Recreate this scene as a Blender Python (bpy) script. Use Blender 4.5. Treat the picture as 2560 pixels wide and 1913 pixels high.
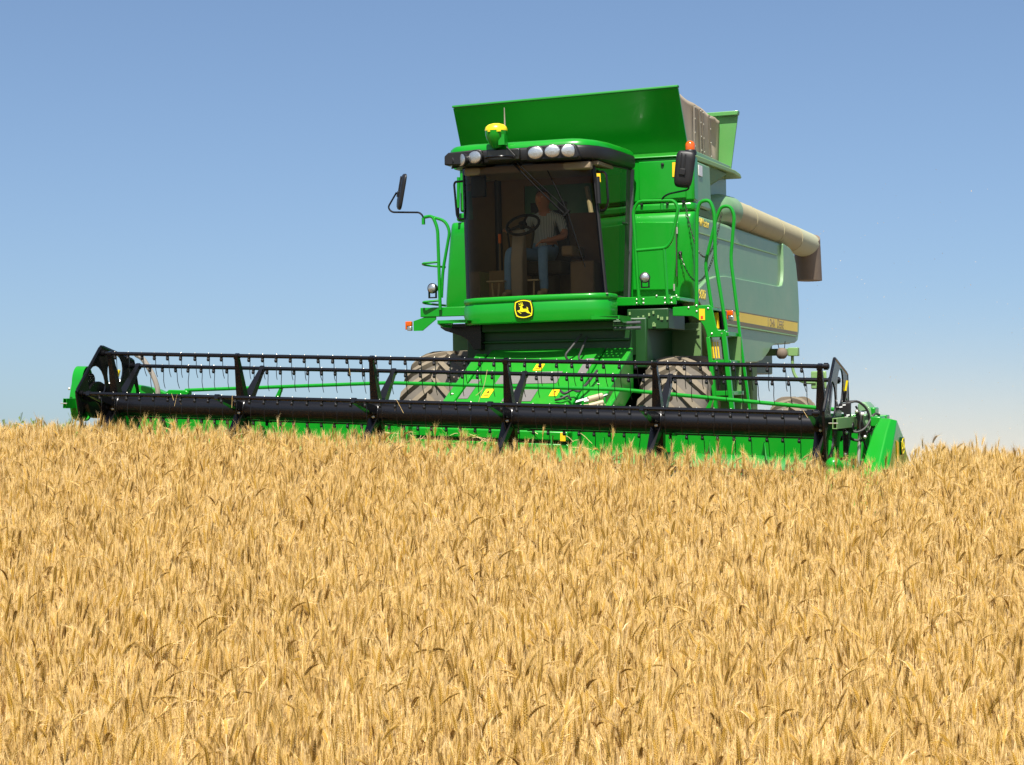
import bpy, bmesh, math, random
from mathutils import Matrix, Vector, Euler
from mathutils.geometry import tessellate_polygon

for o in list(bpy.data.objects):
    bpy.data.objects.remove(o, do_unlink=True)
scene = bpy.context.scene
COL = scene.collection
R = math.radians
EYE = 3.0                                   # height of the photographer's eye above the foot of the slope

# ------------------------------------------------------------------ camera
cam_d = bpy.data.cameras.new('camera'); cam = bpy.data.objects.new('camera', cam_d); COL.objects.link(cam)
PITCH_UP = 5.0                              # the photographer looks up the slope
TILT = Matrix.Translation((0, 0, EYE)) @ Matrix.Rotation(R(PITCH_UP), 4, 'X') @ Matrix.Translation((0, 0, -EYE))   # lays out the hillside at that angle
cam.location = (0, 0, EYE); cam.rotation_euler = (R(90 + PITCH_UP), 0, 0)
cam_d.sensor_width = 36; cam_d.lens = 66.09; cam_d.clip_start = 0.1; cam_d.clip_end = 3000
cam_d.dof.use_dof = True; cam_d.dof.focus_distance = 18.5; cam_d.dof.aperture_fstop = 16.0
scene.camera = cam

# ------------------------------------------------------------------ sky and sun
SUN_ELEV, SUN_AZ = 55.0, 7.0               # azimuth: degrees to the left of straight behind the camera
sun_dir = Vector((-math.sin(R(SUN_AZ)) * math.cos(R(SUN_ELEV)), -math.cos(R(SUN_AZ)) * math.cos(R(SUN_ELEV)), math.sin(R(SUN_ELEV))))
world = bpy.data.worlds.new('World'); scene.world = world; world.use_nodes = True
wn = world.node_tree.nodes; wl = world.node_tree.links
for n in list(wn): wn.remove(n)
sky = wn.new('ShaderNodeTexSky'); sky.sky_type = 'NISHITA'; sky.sun_disc = False
sky.sun_elevation = R(SUN_ELEV); sky.sun_rotation = math.atan2(sun_dir.x, sun_dir.y)
sky.altitude = 300; sky.air_density = 1.0; sky.dust_density = 2.2; sky.ozone_density = 4.0
bg = wn.new('ShaderNodeBackground'); bg.inputs['Strength'].default_value = 0.085
wo = wn.new('ShaderNodeOutputWorld')
wl.new(sky.outputs[0], bg.inputs['Color']); wl.new(bg.outputs[0], wo.inputs['Surface'])
sun_d = bpy.data.lights.new('sun', 'SUN'); sun_d.energy = 5.0; sun_d.angle = R(0.53); sun_d.color = (1.0, 0.955, 0.87)
sun = bpy.data.objects.new('sun', sun_d); COL.objects.link(sun); sun.location = (0, 0, 40)
sun.rotation_euler = sun_dir.to_track_quat('Z', 'Y').to_euler()
vs = scene.view_settings; vs.view_transform = 'Standard'; vs.look = 'None'; vs.exposure = 0.72; vs.gamma = 1.0; vs.use_curve_mapping = False
scene.cycles.max_bounces = 6; scene.cycles.diffuse_bounces = 3; scene.cycles.glossy_bounces = 3; scene.cycles.transmission_bounces = 4; scene.cycles.transparent_max_bounces = 10; scene.cycles.volume_bounces = 1
scene.cycles.use_denoising = True; scene.cycles.denoiser = 'OPENIMAGEDENOISE'; scene.cycles.denoising_input_passes = 'RGB_ALBEDO_NORMAL'; scene.cycles.denoising_prefilter = 'NONE'; scene.cycles.use_adaptive_sampling = False; scene.cycles.sample_clamp_indirect = 4.0

# ------------------------------------------------------------------ frames: u to the machine's left side, v to its rear, w up
PHI = R(20.75)
def frame(roll):
    c, s = math.cos(PHI), math.sin(PHI); r = R(roll)
    u = Vector((c, -s, 0)); v = Vector((s, c, 0)); w = Vector((0, 0, 1))
    u2 = u * math.cos(r) + w * math.sin(r); w2 = -u * math.sin(r) + w * math.cos(r)
    m = Matrix.Identity(4)
    for i in range(3):
        m[i][0], m[i][1], m[i][2] = u2[i], v[i], w2[i]
    m[0][3], m[1][3], m[2][3] = -0.717, 19.27, EYE
    return TILT @ m
BODY, HDR = frame(0.8), frame(-1.2)

# ------------------------------------------------------------------ materials
MAT = {}
def new_mat(name):
    m = bpy.data.materials.new(name); m.use_nodes = True; MAT[name] = m
    return m, m.node_tree.nodes, m.node_tree.links, m.node_tree.nodes['Principled BSDF']
def plain(name, col, rough=0.5, metal=0.0, coat=0.0, var=0.0, scale=8.0, bump=0.0, spec=0.5, dust=0.0, dustcol=(0.34, 0.27, 0.16), emit=None):
    m, n, l, p = new_mat(name)
    p.inputs['Roughness'].default_value = rough; p.inputs['Metallic'].default_value = metal
    p.inputs['Coat Weight'].default_value = coat; p.inputs['Coat Roughness'].default_value = 0.08
    p.inputs['Specular IOR Level'].default_value = spec
    p.inputs['Base Color'].default_value = (*col, 1)
    if var or bump or dust:
        tc = n.new('ShaderNodeTexCoord')
        no = n.new('ShaderNodeTexNoise'); no.inputs['Scale'].default_value = scale; no.inputs['Detail'].default_value = 6
        no.inputs['Roughness'].default_value = 0.65
        l.new(tc.outputs['Object'], no.inputs['Vector'])
        src = None
        if var:
            mx = n.new('ShaderNodeMix'); mx.data_type = 'RGBA'
            mx.inputs['A'].default_value = (*[c * (1 - var) for c in col], 1); mx.inputs['B'].default_value = (*[min(1, c * (1 + var)) for c in col], 1)
            l.new(no.outputs['Fac'], mx.inputs['Factor']); src = mx.outputs['Result']
        if dust:
            n2 = n.new('ShaderNodeTexNoise'); n2.inputs['Scale'].default_value = scale * 0.37; n2.inputs['Detail'].default_value = 8
            n2.inputs['Roughness'].default_value = 0.7
            l.new(tc.outputs['Object'], n2.inputs['Vector'])
            mr = n.new('ShaderNodeMapRange'); mr.inputs['From Min'].default_value = 0.3; mr.inputs['From Max'].default_value = 0.75
            mr.inputs['To Min'].default_value = dust * 0.35; mr.inputs['To Max'].default_value = dust
            l.new(n2.outputs['Fac'], mr.inputs['Value'])
            m2 = n.new('ShaderNodeMix'); m2.data_type = 'RGBA'; m2.inputs['A'].default_value = (*col, 1); m2.inputs['B'].default_value = (*dustcol, 1)
            if src: l.new(src, m2.inputs['A'])
            l.new(mr.outputs['Result'], m2.inputs['Factor']); src = m2.outputs['Result']
            ra = n.new('ShaderNodeMapRange'); ra.inputs['To Min'].default_value = rough; ra.inputs['To Max'].default_value = min(1, rough + 0.5)
            l.new(mr.outputs['Result'], ra.inputs['Value']); l.new(ra.outputs['Result'], p.inputs['Roughness'])
        if src: l.new(src, p.inputs['Base Color'])
        if bump:
            bp = n.new('ShaderNodeBump'); bp.inputs['Strength'].default_value = bump; bp.inputs['Distance'].default_value = 0.01
            l.new(no.outputs['Fac'], bp.inputs['Height']); l.new(bp.outputs['Normal'], p.inputs['Normal'])
    if emit:
        p.inputs['Emission Color'].default_value = (*col, 1); p.inputs['Emission Strength'].default_value = emit
    return m

GREEN = (0.0004, 0.25, 0.010)
def paint_mat():
    # enamel with slightly uneven sheet metal; dry dust lies on the faces that look up
    m = plain('green_paint', GREEN, 0.28, coat=0.28, var=0.10, scale=2.5, dust=0.02, bump=0.0, spec=0.35)
    n, l = m.node_tree.nodes, m.node_tree.links; p = n['Principled BSDF']
    src = p.inputs['Base Color'].links[0].from_socket; rs = p.inputs['Roughness'].links[0].from_socket
    tc = n.new('ShaderNodeTexCoord'); ge = n.new('ShaderNodeNewGeometry'); sp_ = n.new('ShaderNodeSeparateXYZ'); l.new(ge.outputs['Normal'], sp_.inputs[0])
    up = n.new('ShaderNodeMapRange'); up.inputs['From Min'].default_value = 0.55; up.inputs['From Max'].default_value = 1.0; up.inputs['To Max'].default_value = 0.10; l.new(sp_.outputs['Z'], up.inputs['Value'])
    no = n.new('ShaderNodeTexNoise'); no.inputs['Scale'].default_value = 9; no.inputs['Detail'].default_value = 8; no.inputs['Roughness'].default_value = 0.7; l.new(tc.outputs['Object'], no.inputs['Vector'])
    mu = n.new('ShaderNodeMath'); mu.operation = 'MULTIPLY'; l.new(up.outputs['Result'], mu.inputs[0]); l.new(no.outputs['Fac'], mu.inputs[1])
    mx = n.new('ShaderNodeMix'); mx.data_type = 'RGBA'; mx.inputs['B'].default_value = (0.45, 0.38, 0.22, 1); l.new(src, mx.inputs['A']); l.new(mu.outputs[0], mx.inputs['Factor']); l.new(mx.outputs['Result'], p.inputs['Base Color'])
    ra = n.new('ShaderNodeMath'); ra.operation = 'ADD'; l.new(rs, ra.inputs[0]); l.new(mu.outputs[0], ra.inputs[1]); l.new(ra.outputs[0], p.inputs['Roughness'])
    n2 = n.new('ShaderNodeTexNoise'); n2.inputs['Scale'].default_value = 3.0; n2.inputs['Detail'].default_value = 2; l.new(tc.outputs['Object'], n2.inputs['Vector'])
    bp = n.new('ShaderNodeBump'); bp.inputs['Strength'].default_value = 0.2; bp.inputs['Distance'].default_value = 0.008; l.new(n2.outputs['Fac'], bp.inputs['Height']); l.new(bp.outputs['Normal'], p.inputs['Normal']); l.new(bp.outputs['Normal'], p.inputs['Coat Normal'])
paint_mat()
plain('green_dusty', (0.02, 0.20, 0.045), 0.34, coat=0.3, var=0.10, scale=1.6, dust=0.56, dustcol=(0.42, 0.47, 0.33))
plain('green_bright', (0.03, 0.26, 0.045), 0.4, coat=0.2, var=0.1, scale=3, dust=0.2, dustcol=(0.42, 0.42, 0.2))
plain('dust_cream', (0.40, 0.42, 0.27), 0.6, var=0.1, scale=4, dust=0.3, dustcol=(0.45, 0.40, 0.27))
plain('green_shelf', (0.06, 0.26, 0.06), 0.45, coat=0.1, var=0.1, scale=3, dust=0.5, dustcol=(0.42, 0.42, 0.2))
plain('green_old', (0.05, 0.20, 0.04), 0.5, var=0.15, scale=4, dust=0.35)
plain('dust_tan', (0.42, 0.36, 0.22), 0.75, var=0.12, scale=5, dust=0.3, dustcol=(0.3, 0.36, 0.2))
plain('black_steel', (0.004, 0.004, 0.005), 0.24, var=0.3, scale=9, dust=0.012, dustcol=(0.16, 0.13, 0.09), spec=0.42)
plain('black_matt', (0.005, 0.005, 0.005), 0.8, spec=0.15)
plain('black_plastic', (0.008, 0.008, 0.009), 0.45, var=0.2, scale=12, dust=0.025, dustcol=(0.2, 0.18, 0.15), spec=0.4)
plain('black_rubber', (0.018, 0.018, 0.018), 0.6, var=0.25, scale=10, dust=0.12, dustcol=(0.2, 0.18, 0.14))
plain('tyre', (0.035, 0.033, 0.03), 0.85, var=0.25, scale=9, dust=0.85, dustcol=(0.175, 0.15, 0.115), bump=0.25)
plain('tyre_lug', (0.085, 0.075, 0.06), 0.9, var=0.3, scale=14, dust=0.8, dustcol=(0.27, 0.215, 0.14), bump=0.3)
plain('yellow_paint', (0.80, 0.62, 0.006), 0.35, coat=0.3, var=0.05, scale=6)
plain('yellow_decal', (0.85, 0.52, 0.01), 0.45, var=0.06, scale=20)
plain('yellow_stripe', (0.80, 0.58, 0.04), 0.45, var=0.1, scale=3, dust=0.14, dustcol=(0.45, 0.40, 0.24))
plain('brown_decal', (0.13, 0.11, 0.07), 0.5, dust=0.35, scale=4)
plain('red_print', (0.6, 0.03, 0.01), 0.5)
plain('deer_yellow', (0.85, 0.75, 0.01), 0.4)
plain('badge_black', (0.008, 0.007, 0.004), 0.3, coat=0.4)
plain('canvas', (0.36, 0.29, 0.21), 0.6, var=0.3, scale=4, bump=0.25, dust=0.45, dustcol=(0.44, 0.37, 0.24))
plain('canvas_seam', (0.25, 0.22, 0.18), 0.85, var=0.25, scale=10)
plain('grip_tape', (0.15, 0.14, 0.13), 0.95, var=0.45, scale=140, bump=0.5)
plain('seal_grey', (0.07, 0.07, 0.075), 0.3, coat=0.3, var=0.3, scale=6)
plain('steel', (0.55, 0.54, 0.5), 0.3, metal=1.0, var=0.15, scale=15)
plain('zinc', (0.75, 0.72, 0.6), 0.35, metal=0.8)
plain('chain_steel', (0.10, 0.09, 0.08), 0.4, metal=0.7)
plain('white_plate', (0.72, 0.72, 0.72), 0.4)
plain('lens_clear', (0.58, 0.58, 0.55), 0.27, metal=0.85, coat=0.4, var=0.3, scale=30, bump=0.22)
plain('green_shaded', (0.002, 0.05, 0.005), 0.45, var=0.2, scale=5, dust=0.02)  # machine green darkened: the shade under the cab is put into the colour
plain('green_matt', (0.0008, 0.20, 0.010), 0.55, var=0.1, scale=4)
plain('amber', (0.62, 0.10, 0.003), 0.12, coat=0.6, var=0.12, scale=25)
plain('interior', (0.23, 0.165, 0.09), 0.8, var=0.2, scale=6)
plain('headliner', (0.24, 0.185, 0.115), 0.9, var=0.15, scale=6)
plain('column_grey', (0.26, 0.225, 0.175), 0.6, var=0.06, scale=10)
plain('cloth_seat', (0.055, 0.05, 0.04), 0.95, var=0.2, scale=20)
plain('orange_knob', (0.85, 0.17, 0.01), 0.4)
plain('pedal_tan', (0.40, 0.33, 0.2), 0.5)
plain('rust', (0.24, 0.09, 0.035), 0.7, var=0.3, scale=12)
plain('brown_rubber', (0.12, 0.088, 0.066), 0.7, var=0.2, scale=6, dust=0.35, dustcol=(0.3, 0.24, 0.17))
plain('soil', (0.17, 0.115, 0.055), 0.95, var=0.3, scale=3, bump=0.5)
plain('skin', (0.42, 0.20, 0.125), 0.5, var=0.08, scale=20)
plain('hair', (0.05, 0.035, 0.025), 0.7)
plain('jeans', (0.14, 0.27, 0.46), 0.9, var=0.2, scale=14, bump=0.2)
plain('shoe', (0.34, 0.27, 0.16), 0.7, var=0.15, scale=15)
plain('eye_white', (0.7, 0.68, 0.64), 0.2)
plain('lip', (0.33, 0.12, 0.09), 0.5)

def shirt_mat():
    m, n, l, p = new_mat('shirt'); p.inputs['Roughness'].default_value = 0.9
    tc = n.new('ShaderNodeTexCoord'); w1 = n.new('ShaderNodeTexWave'); w1.wave_type = 'BANDS'; w1.bands_direction = 'X'
    w1.inputs['Scale'].default_value = 16; l.new(tc.outputs['Object'], w1.inputs['Vector'])
    r = n.new('ShaderNodeValToRGB'); r.color_ramp.elements[0].position = 0.25; r.color_ramp.elements[1].position = 0.6
    r.color_ramp.elements[0].color = (0.22, 0.29, 0.34, 1); r.color_ramp.elements[1].color = (0.55, 0.62, 0.66, 1)
    l.new(w1.outputs['Fac'], r.inputs['Fac']); l.new(r.outputs['Color'], p.inputs['Base Color'])
shirt_mat()

def glass_mat(name, tint, ior):
    m, n, l, p = new_mat(name); n.remove(p)
    out = n['Material Output']
    tr = n.new('ShaderNodeBsdfTransparent'); tr.inputs['Color'].default_value = (*tint, 1)
    gl = n.new('ShaderNodeBsdfGlossy'); gl.inputs['Roughness'].default_value = 0.015
    fr = n.new('ShaderNodeFresnel'); fr.inputs['IOR'].default_value = ior
    mx = n.new('ShaderNodeMixShader')
    l.new(fr.outputs[0], mx.inputs[0]); l.new(tr.outputs[0], mx.inputs[1]); l.new(gl.outputs[0], mx.inputs[2]); l.new(mx.outputs[0], out.inputs['Surface'])
glass_mat('windscreen_glass', (0.68, 0.61, 0.48), 1.22)
glass_mat('door_glass', (0.42, 0.42, 0.35), 2.0)

def straw_mat(name, a, b, c, rough=0.6, transl=0.25):
    m, n, l, p = new_mat(name); out = n['Material Output']
    oi = n.new('ShaderNodeObjectInfo'); cr = n.new('ShaderNodeValToRGB')
    cr.color_ramp.elements[0].color = (*a, 1); cr.color_ramp.elements[1].color = (*c, 1)
    e = cr.color_ramp.elements.new(0.5); e.color = (*b, 1)
    l.new(oi.outputs['Random'], cr.inputs['Fac'])
    tc = n.new('ShaderNodeTexCoord'); no = n.new('ShaderNodeTexNoise'); no.inputs['Scale'].default_value = 90; no.inputs['Detail'].default_value = 3
    l.new(tc.outputs['Object'], no.inputs['Vector'])
    hs = n.new('ShaderNodeHueSaturation'); mr = n.new('ShaderNodeMapRange'); mr.inputs['To Min'].default_value = 0.70; mr.inputs['To Max'].default_value = 1.2
    l.new(no.outputs['Fac'], mr.inputs['Value']); l.new(mr.outputs['Result'], hs.inputs['Value']); l.new(cr.outputs['Color'], hs.inputs['Color'])
    l.new(hs.outputs['Color'], p.inputs['Base Color']); p.inputs['Roughness'].default_value = rough
    tl = n.new('ShaderNodeBsdfTranslucent'); l.new(hs.outputs['Color'], tl.inputs['Color'])
    mx = n.new('ShaderNodeMixShader'); mx.inputs[0].default_value = transl
    l.new(p.outputs[0], mx.inputs[1]); l.new(tl.outputs[0], mx.inputs[2]); l.new(mx.outputs[0], out.inputs['Surface'])
straw_mat('wheat_ear', (0.60, 0.375, 0.08), (0.43, 0.25, 0.03), (0.23, 0.13, 0.012), transl=0.06, rough=0.5)
straw_mat('wheat_stem', (0.92, 0.70, 0.37), (0.83, 0.575, 0.205), (0.67, 0.44, 0.135), transl=0.10, rough=0.38)
straw_mat('wheat_leaf', (0.91, 0.67, 0.32), (0.82, 0.56, 0.19), (0.69, 0.44, 0.135), transl=0.18, rough=0.45)
straw_mat('green_grass', (0.16, 0.24, 0.07), (0.22, 0.30, 0.09), (0.30, 0.36, 0.13), transl=0.35)

# ------------------------------------------------------------------ mesh helpers
AX = {'u': 0, 'v': 1, 'w': 2}
class MB:
    """collects boxes, bars, tubes and plates; build() links them as ONE mesh object"""
    def __init__(s): s.v = []; s.f = []; s.m = []; s.cur = 0
    def mat(s, i): s.cur = i; return s
    def add(s, vs_, fs_):
        b = len(s.v); s.v += [tuple(p) for p in vs_]; s.f += [tuple(i + b for i in f) for f in fs_]; s.m += [s.cur] * len(fs_); return s
    def box(s, u0, u1, v0, v1, w0, w1):
        return s.add([(u0, v0, w0), (u1, v0, w0), (u1, v1, w0), (u0, v1, w0), (u0, v0, w1), (u1, v0, w1), (u1, v1, w1), (u0, v1, w1)],
                     [(0, 3, 2, 1), (4, 5, 6, 7), (0, 1, 5, 4), (1, 2, 6, 5), (2, 3, 7, 6), (3, 0, 4, 7)])
    def hexa(s, p):   # eight corners: bottom loop then top loop
        return s.add(p, [(0, 3, 2, 1), (4, 5, 6, 7), (0, 1, 5, 4), (1, 2, 6, 5), (2, 3, 7, 6), (3, 0, 4, 7)])
    def prism(s, poly, axis, d0, d1):
        """poly: 2-D points in the two other axes (cyclic order u,v / u,w / v,w)"""
        a = AX[axis]; n = len(poly)
        def P(p, d):
            q = [0, 0, 0]; k = [i for i in range(3) if i != a]; q[k[0]], q[k[1]] = p; q[a] = d; return q
        return s.add([P(p, d0) for p in poly] + [P(p, d1) for p in poly],
                     [tuple(range(n))[::-1], tuple(range(n, 2 * n))] + [(i, (i + 1) % n, n + (i + 1) % n, n + i) for i in range(n)])
    def plate(s, loops, axis, d0, d1):
        """outer outline and holes, extruded along axis"""
        a = AX[axis]; k = [i for i in range(3) if i != a]
        flat = [p for lp in loops for p in lp]; N = len(flat)
        tris = tessellate_polygon([[Vector((p[0], p[1], 0)) for p in lp] for lp in loops])
        def P(p, d):
            q = [0, 0, 0]; q[k[0]], q[k[1]] = p; q[a] = d; return q
        fs_ = [tuple(t) for t in tris] + [tuple(i + N for i in t[::-1]) for t in tris]; b = 0
        for lp in loops:
            n = len(lp); fs_ += [(b + i, b + (i + 1) % n, N + b + (i + 1) % n, N + b + i) for i in range(n)]; b += n
        return s.add([P(p, d0) for p in flat] + [P(p, d1) for p in flat], fs_)
    def tube(s, path, r, n=8, closed=False, caps=True):
        path = [Vector(p) for p in path]; m = len(path); rr = r if isinstance(r, (list, tuple)) else [r] * m
        rings = []; up = None
        for i, p in enumerate(path):
            if closed: t = path[(i + 1) % m] - path[i - 1]
            else: t = path[min(i + 1, m - 1)] - path[max(i - 1, 0)]
            t.normalize()
            if up is None:
                up = Vector((0, 0, 1)) if abs(t.z) < 0.9 else Vector((1, 0, 0))
            x = t.cross(up)
            if x.length < 1e-5: x = t.cross(Vector((0.3, 0.8, 0.5)))
            x.normalize(); y = x.cross(t).normalized(); up = y
            rings.append([p + x * math.cos(2 * math.pi * j / n) * rr[i] + y * math.sin(2 * math.pi * j / n) * rr[i] for j in range(n)])
        return s.loft(rings, closed, caps)
    def loft(s, rings, closed=False, caps=True, wrap=True):
        n = len(rings[0]); m = len(rings); fs_ = []
        for i in range(m if closed else m - 1):
            a, b = i * n, ((i + 1) % m) * n
            for j in range(n if wrap else n - 1):
                k = (j + 1) % n; fs_.append((a + j, a + k, b + k, b + j))
        if caps and not closed and wrap: fs_ += [tuple(range(n))[::-1], tuple(range((m - 1) * n, m * n))]
        return s.add([p for r in rings for p in r], fs_)
    def cyl(s, p0, p1, r0, r1=None, n=14):
        return s.tube([p0, p1], [r0, r0 if r1 is None else r1], n)
    def lathe(s, prof, c, axis='w', n=20):
        """prof: (radius, height) pairs about an axis through c"""
        a = AX[axis]; k = [i for i in range(3) if i != a]; rings = []
        for r, h in prof:
            ring = []
            for j in range(n):
                q = list(c); q[a] += h; q[k[0]] += r * math.cos(2 * math.pi * j / n); q[k[1]] += r * math.sin(2 * math.pi * j / n); ring.append(q)
            rings.append(ring)
        return s.loft(rings)
    def ball(s, c, r, n=8, sc=(1, 1, 1)):
        rings = []
        for i in range(1, n):
            th = math.pi * i / n
            rings.append([(c[0] + r * sc[0] * math.sin(th) * math.cos(2 * math.pi * j / (n * 2)), c[1] + r * sc[1] * math.sin(th) * math.sin(2 * math.pi * j / (n * 2)), c[2] - r * sc[2] * math.cos(th)) for j in range(n * 2)])
        return s.loft(rings)
    def xform(s, m):
        s.v = [tuple(m @ Vector(p)) for p in s.v]; return s
    def mesh(s, name, mats, angle=35, recalc=True):
        me = bpy.data.meshes.new(name); me.from_pydata(s.v, [], s.f)
        for k in (mats if isinstance(mats, (list, tuple)) else [mats]): me.materials.append(MAT[k])
        me.polygons.foreach_set('material_index', s.m)
        if recalc:
            bm = bmesh.new(); bm.from_mesh(me); bmesh.ops.recalc_face_normals(bm, faces=bm.faces); bm.to_mesh(me); bm.free()
        me.polygons.foreach_set('use_smooth', [True] * len(me.polygons))
        me.set_sharp_from_angle(angle=R(angle)); me.update()
        return me
    def build(s, name, mats, parent=None, fr=None, bevel=0.0, seg=2, angle=35):
        o = bpy.data.objects.new(name, s.mesh(name, mats, angle)); COL.objects.link(o)
        attach(o, parent, fr)
        if bevel:
            b = o.modifiers.new('bevel', 'BEVEL'); b.width = bevel; b.segments = seg; b.limit_method = 'ANGLE'; b.angle_limit = R(40); b.harden_normals = False
        return o
def attach(o, parent=None, m=None):
    """place o at world matrix m, as a child of parent"""
    m = m if m is not None else Matrix.Identity(4)
    if parent is not None:
        o.parent = parent; o.matrix_parent_inverse = WORLD[parent.name].inverted()
    o.matrix_basis = m; WORLD[o.name] = m.copy()
WORLD = {}
def face_out(o, d):
    """turn a single-sided pane so that its normals look along d"""
    me = o.data; s_ = sum((p.normal.dot(Vector(d)) * p.area for p in me.polygons))
    if s_ < 0: me.flip_normals()
    return o
def inst(me, name, parent, m):
    o = bpy.data.objects.new(name, me); COL.objects.link(o); attach(o, parent, m); return o
def empty(name, m, parent=None):
    o = bpy.data.objects.new(name, None); COL.objects.link(o); o.empty_display_size = 0.3; attach(o, parent, m); return o
def tag(o, label=None, cat=None, group=None, kind=None):
    for k, x in (('label', label), ('category', cat), ('group', group), ('kind', kind)):
        if x: o[k] = x
    return o
def fillet(path, r, n=4):
    """round the inner corners of a 3-D polyline"""
    P = [Vector(p) for p in path]; out = [P[0]]
    for i in range(1, len(P) - 1):
        a, b, c = P[i - 1], P[i], P[i + 1]; d0 = (a - b); d1 = (c - b)
        k = min(r, d0.length * 0.48, d1.length * 0.48); p0 = b + d0.normalized() * k; p1 = b + d1.normalized() * k
        for j in range(n + 1):
            t = j / n; out.append(p0 * (1 - t) ** 2 + b * 2 * t * (1 - t) + p1 * t * t)
    out.append(P[-1]); return out
def uw(v, pts): return [(a, v, b) for a, b in pts]
def T(x, y, z): return Matrix.Translation((x, y, z))
def RX(a): return Matrix.Rotation(R(a), 4, 'X')
def RY(a): return Matrix.Rotation(R(a), 4, 'Y')
def RZ(a): return Matrix.Rotation(R(a), 4, 'Z')
def smooth(x, a, b):
    t = max(0.0, min(1.0, (x - a) / (b - a))); return t * t * (3 - 2 * t)
def text(name, s, mat, size, m, parent, xs=1.0, extrude=0.0015):
    c = bpy.data.curves.new(name, 'FONT'); c.body = s; c.size = size; c.extrude = extrude; c.materials.append(MAT[mat])
    t_ = bpy.data.objects.new(name, c); COL.objects.link(t_)
    me = bpy.data.meshes.new_from_object(t_.evaluated_get(bpy.context.evaluated_depsgraph_get())); bpy.data.objects.remove(t_)
    o = bpy.data.objects.new(name, me); COL.objects.link(o); attach(o, parent, m @ Matrix.Diagonal((xs, 1, 1, 1))); return o

# ------------------------------------------------------------------ ground
PROF = [(-60, -6.5), (-20, -3.7), (0, -2.95), (7, -2.42), (12, -1.99), (16, -1.70), (19, -1.54), (23, -1.48), (27, -1.50), (32, -1.78), (45, -3.4), (80, -9.5), (600, -120)]
def prof(y):
    for i in range(len(PROF) - 1):
        (x0, y0), (x1, y1) = PROF[i], PROF[i + 1]
        if y <= x1 or i == len(PROF) - 2:
            def sl(k):
                if k <= 0 or k >= len(PROF) - 1: return (y1 - y0) / (x1 - x0)
                return (PROF[k + 1][1] - PROF[k - 1][1]) / (PROF[k + 1][0] - PROF[k - 1][0])
            h = x1 - x0; t = (y - x0) / h; m0, m1 = sl(i) * h, sl(i + 1) * h
            return (2 * t ** 3 - 3 * t * t + 1) * y0 + (t ** 3 - 2 * t * t + t) * m0 + (-2 * t ** 3 + 3 * t * t) * y1 + (t ** 3 - t * t) * m1
def ground_z(x, y):
    xc = max(-14.0, min(14.0, x))
    z = prof(y) - 0.028 * xc + 0.0004 * max(0.0, min(xc, 6.0) - 2) ** 2 + 0.05 * math.exp(-((xc - 3.6) / 1.0) ** 2) * smooth(y, 12, 16)
    side = smooth(x, 4.0, 6.5) + smooth(-x, 3.5, 6.0)
    z -= 0.06 * max(0.0, min(y, 32) - 18.5) * side
    return z + EYE
gx = [-600, -300, -150, -80, -50, -35, -25, -20] + [-16 + 0.8 * i for i in range(41)] + [20, 25, 35, 50, 80, 150, 300, 600]
gy = [-60, -40, -20, -10, -5] + [-2 + 0.8 * i for i in range(48)] + [38, 42, 48, 56, 70, 90, 130, 200, 350, 600]
mb = MB(); nx = len(gx)
mb.add([tuple(TILT @ Vector((x, y, ground_z(x, y)))) for y in gy for x in gx], [(j * nx + i, j * nx + i + 1, (j + 1) * nx + i + 1, (j + 1) * nx + i) for j in range(len(gy) - 1) for i in range(nx - 1)])
tag(mb.build('ground', 'soil', angle=80), kind='structure')

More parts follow.
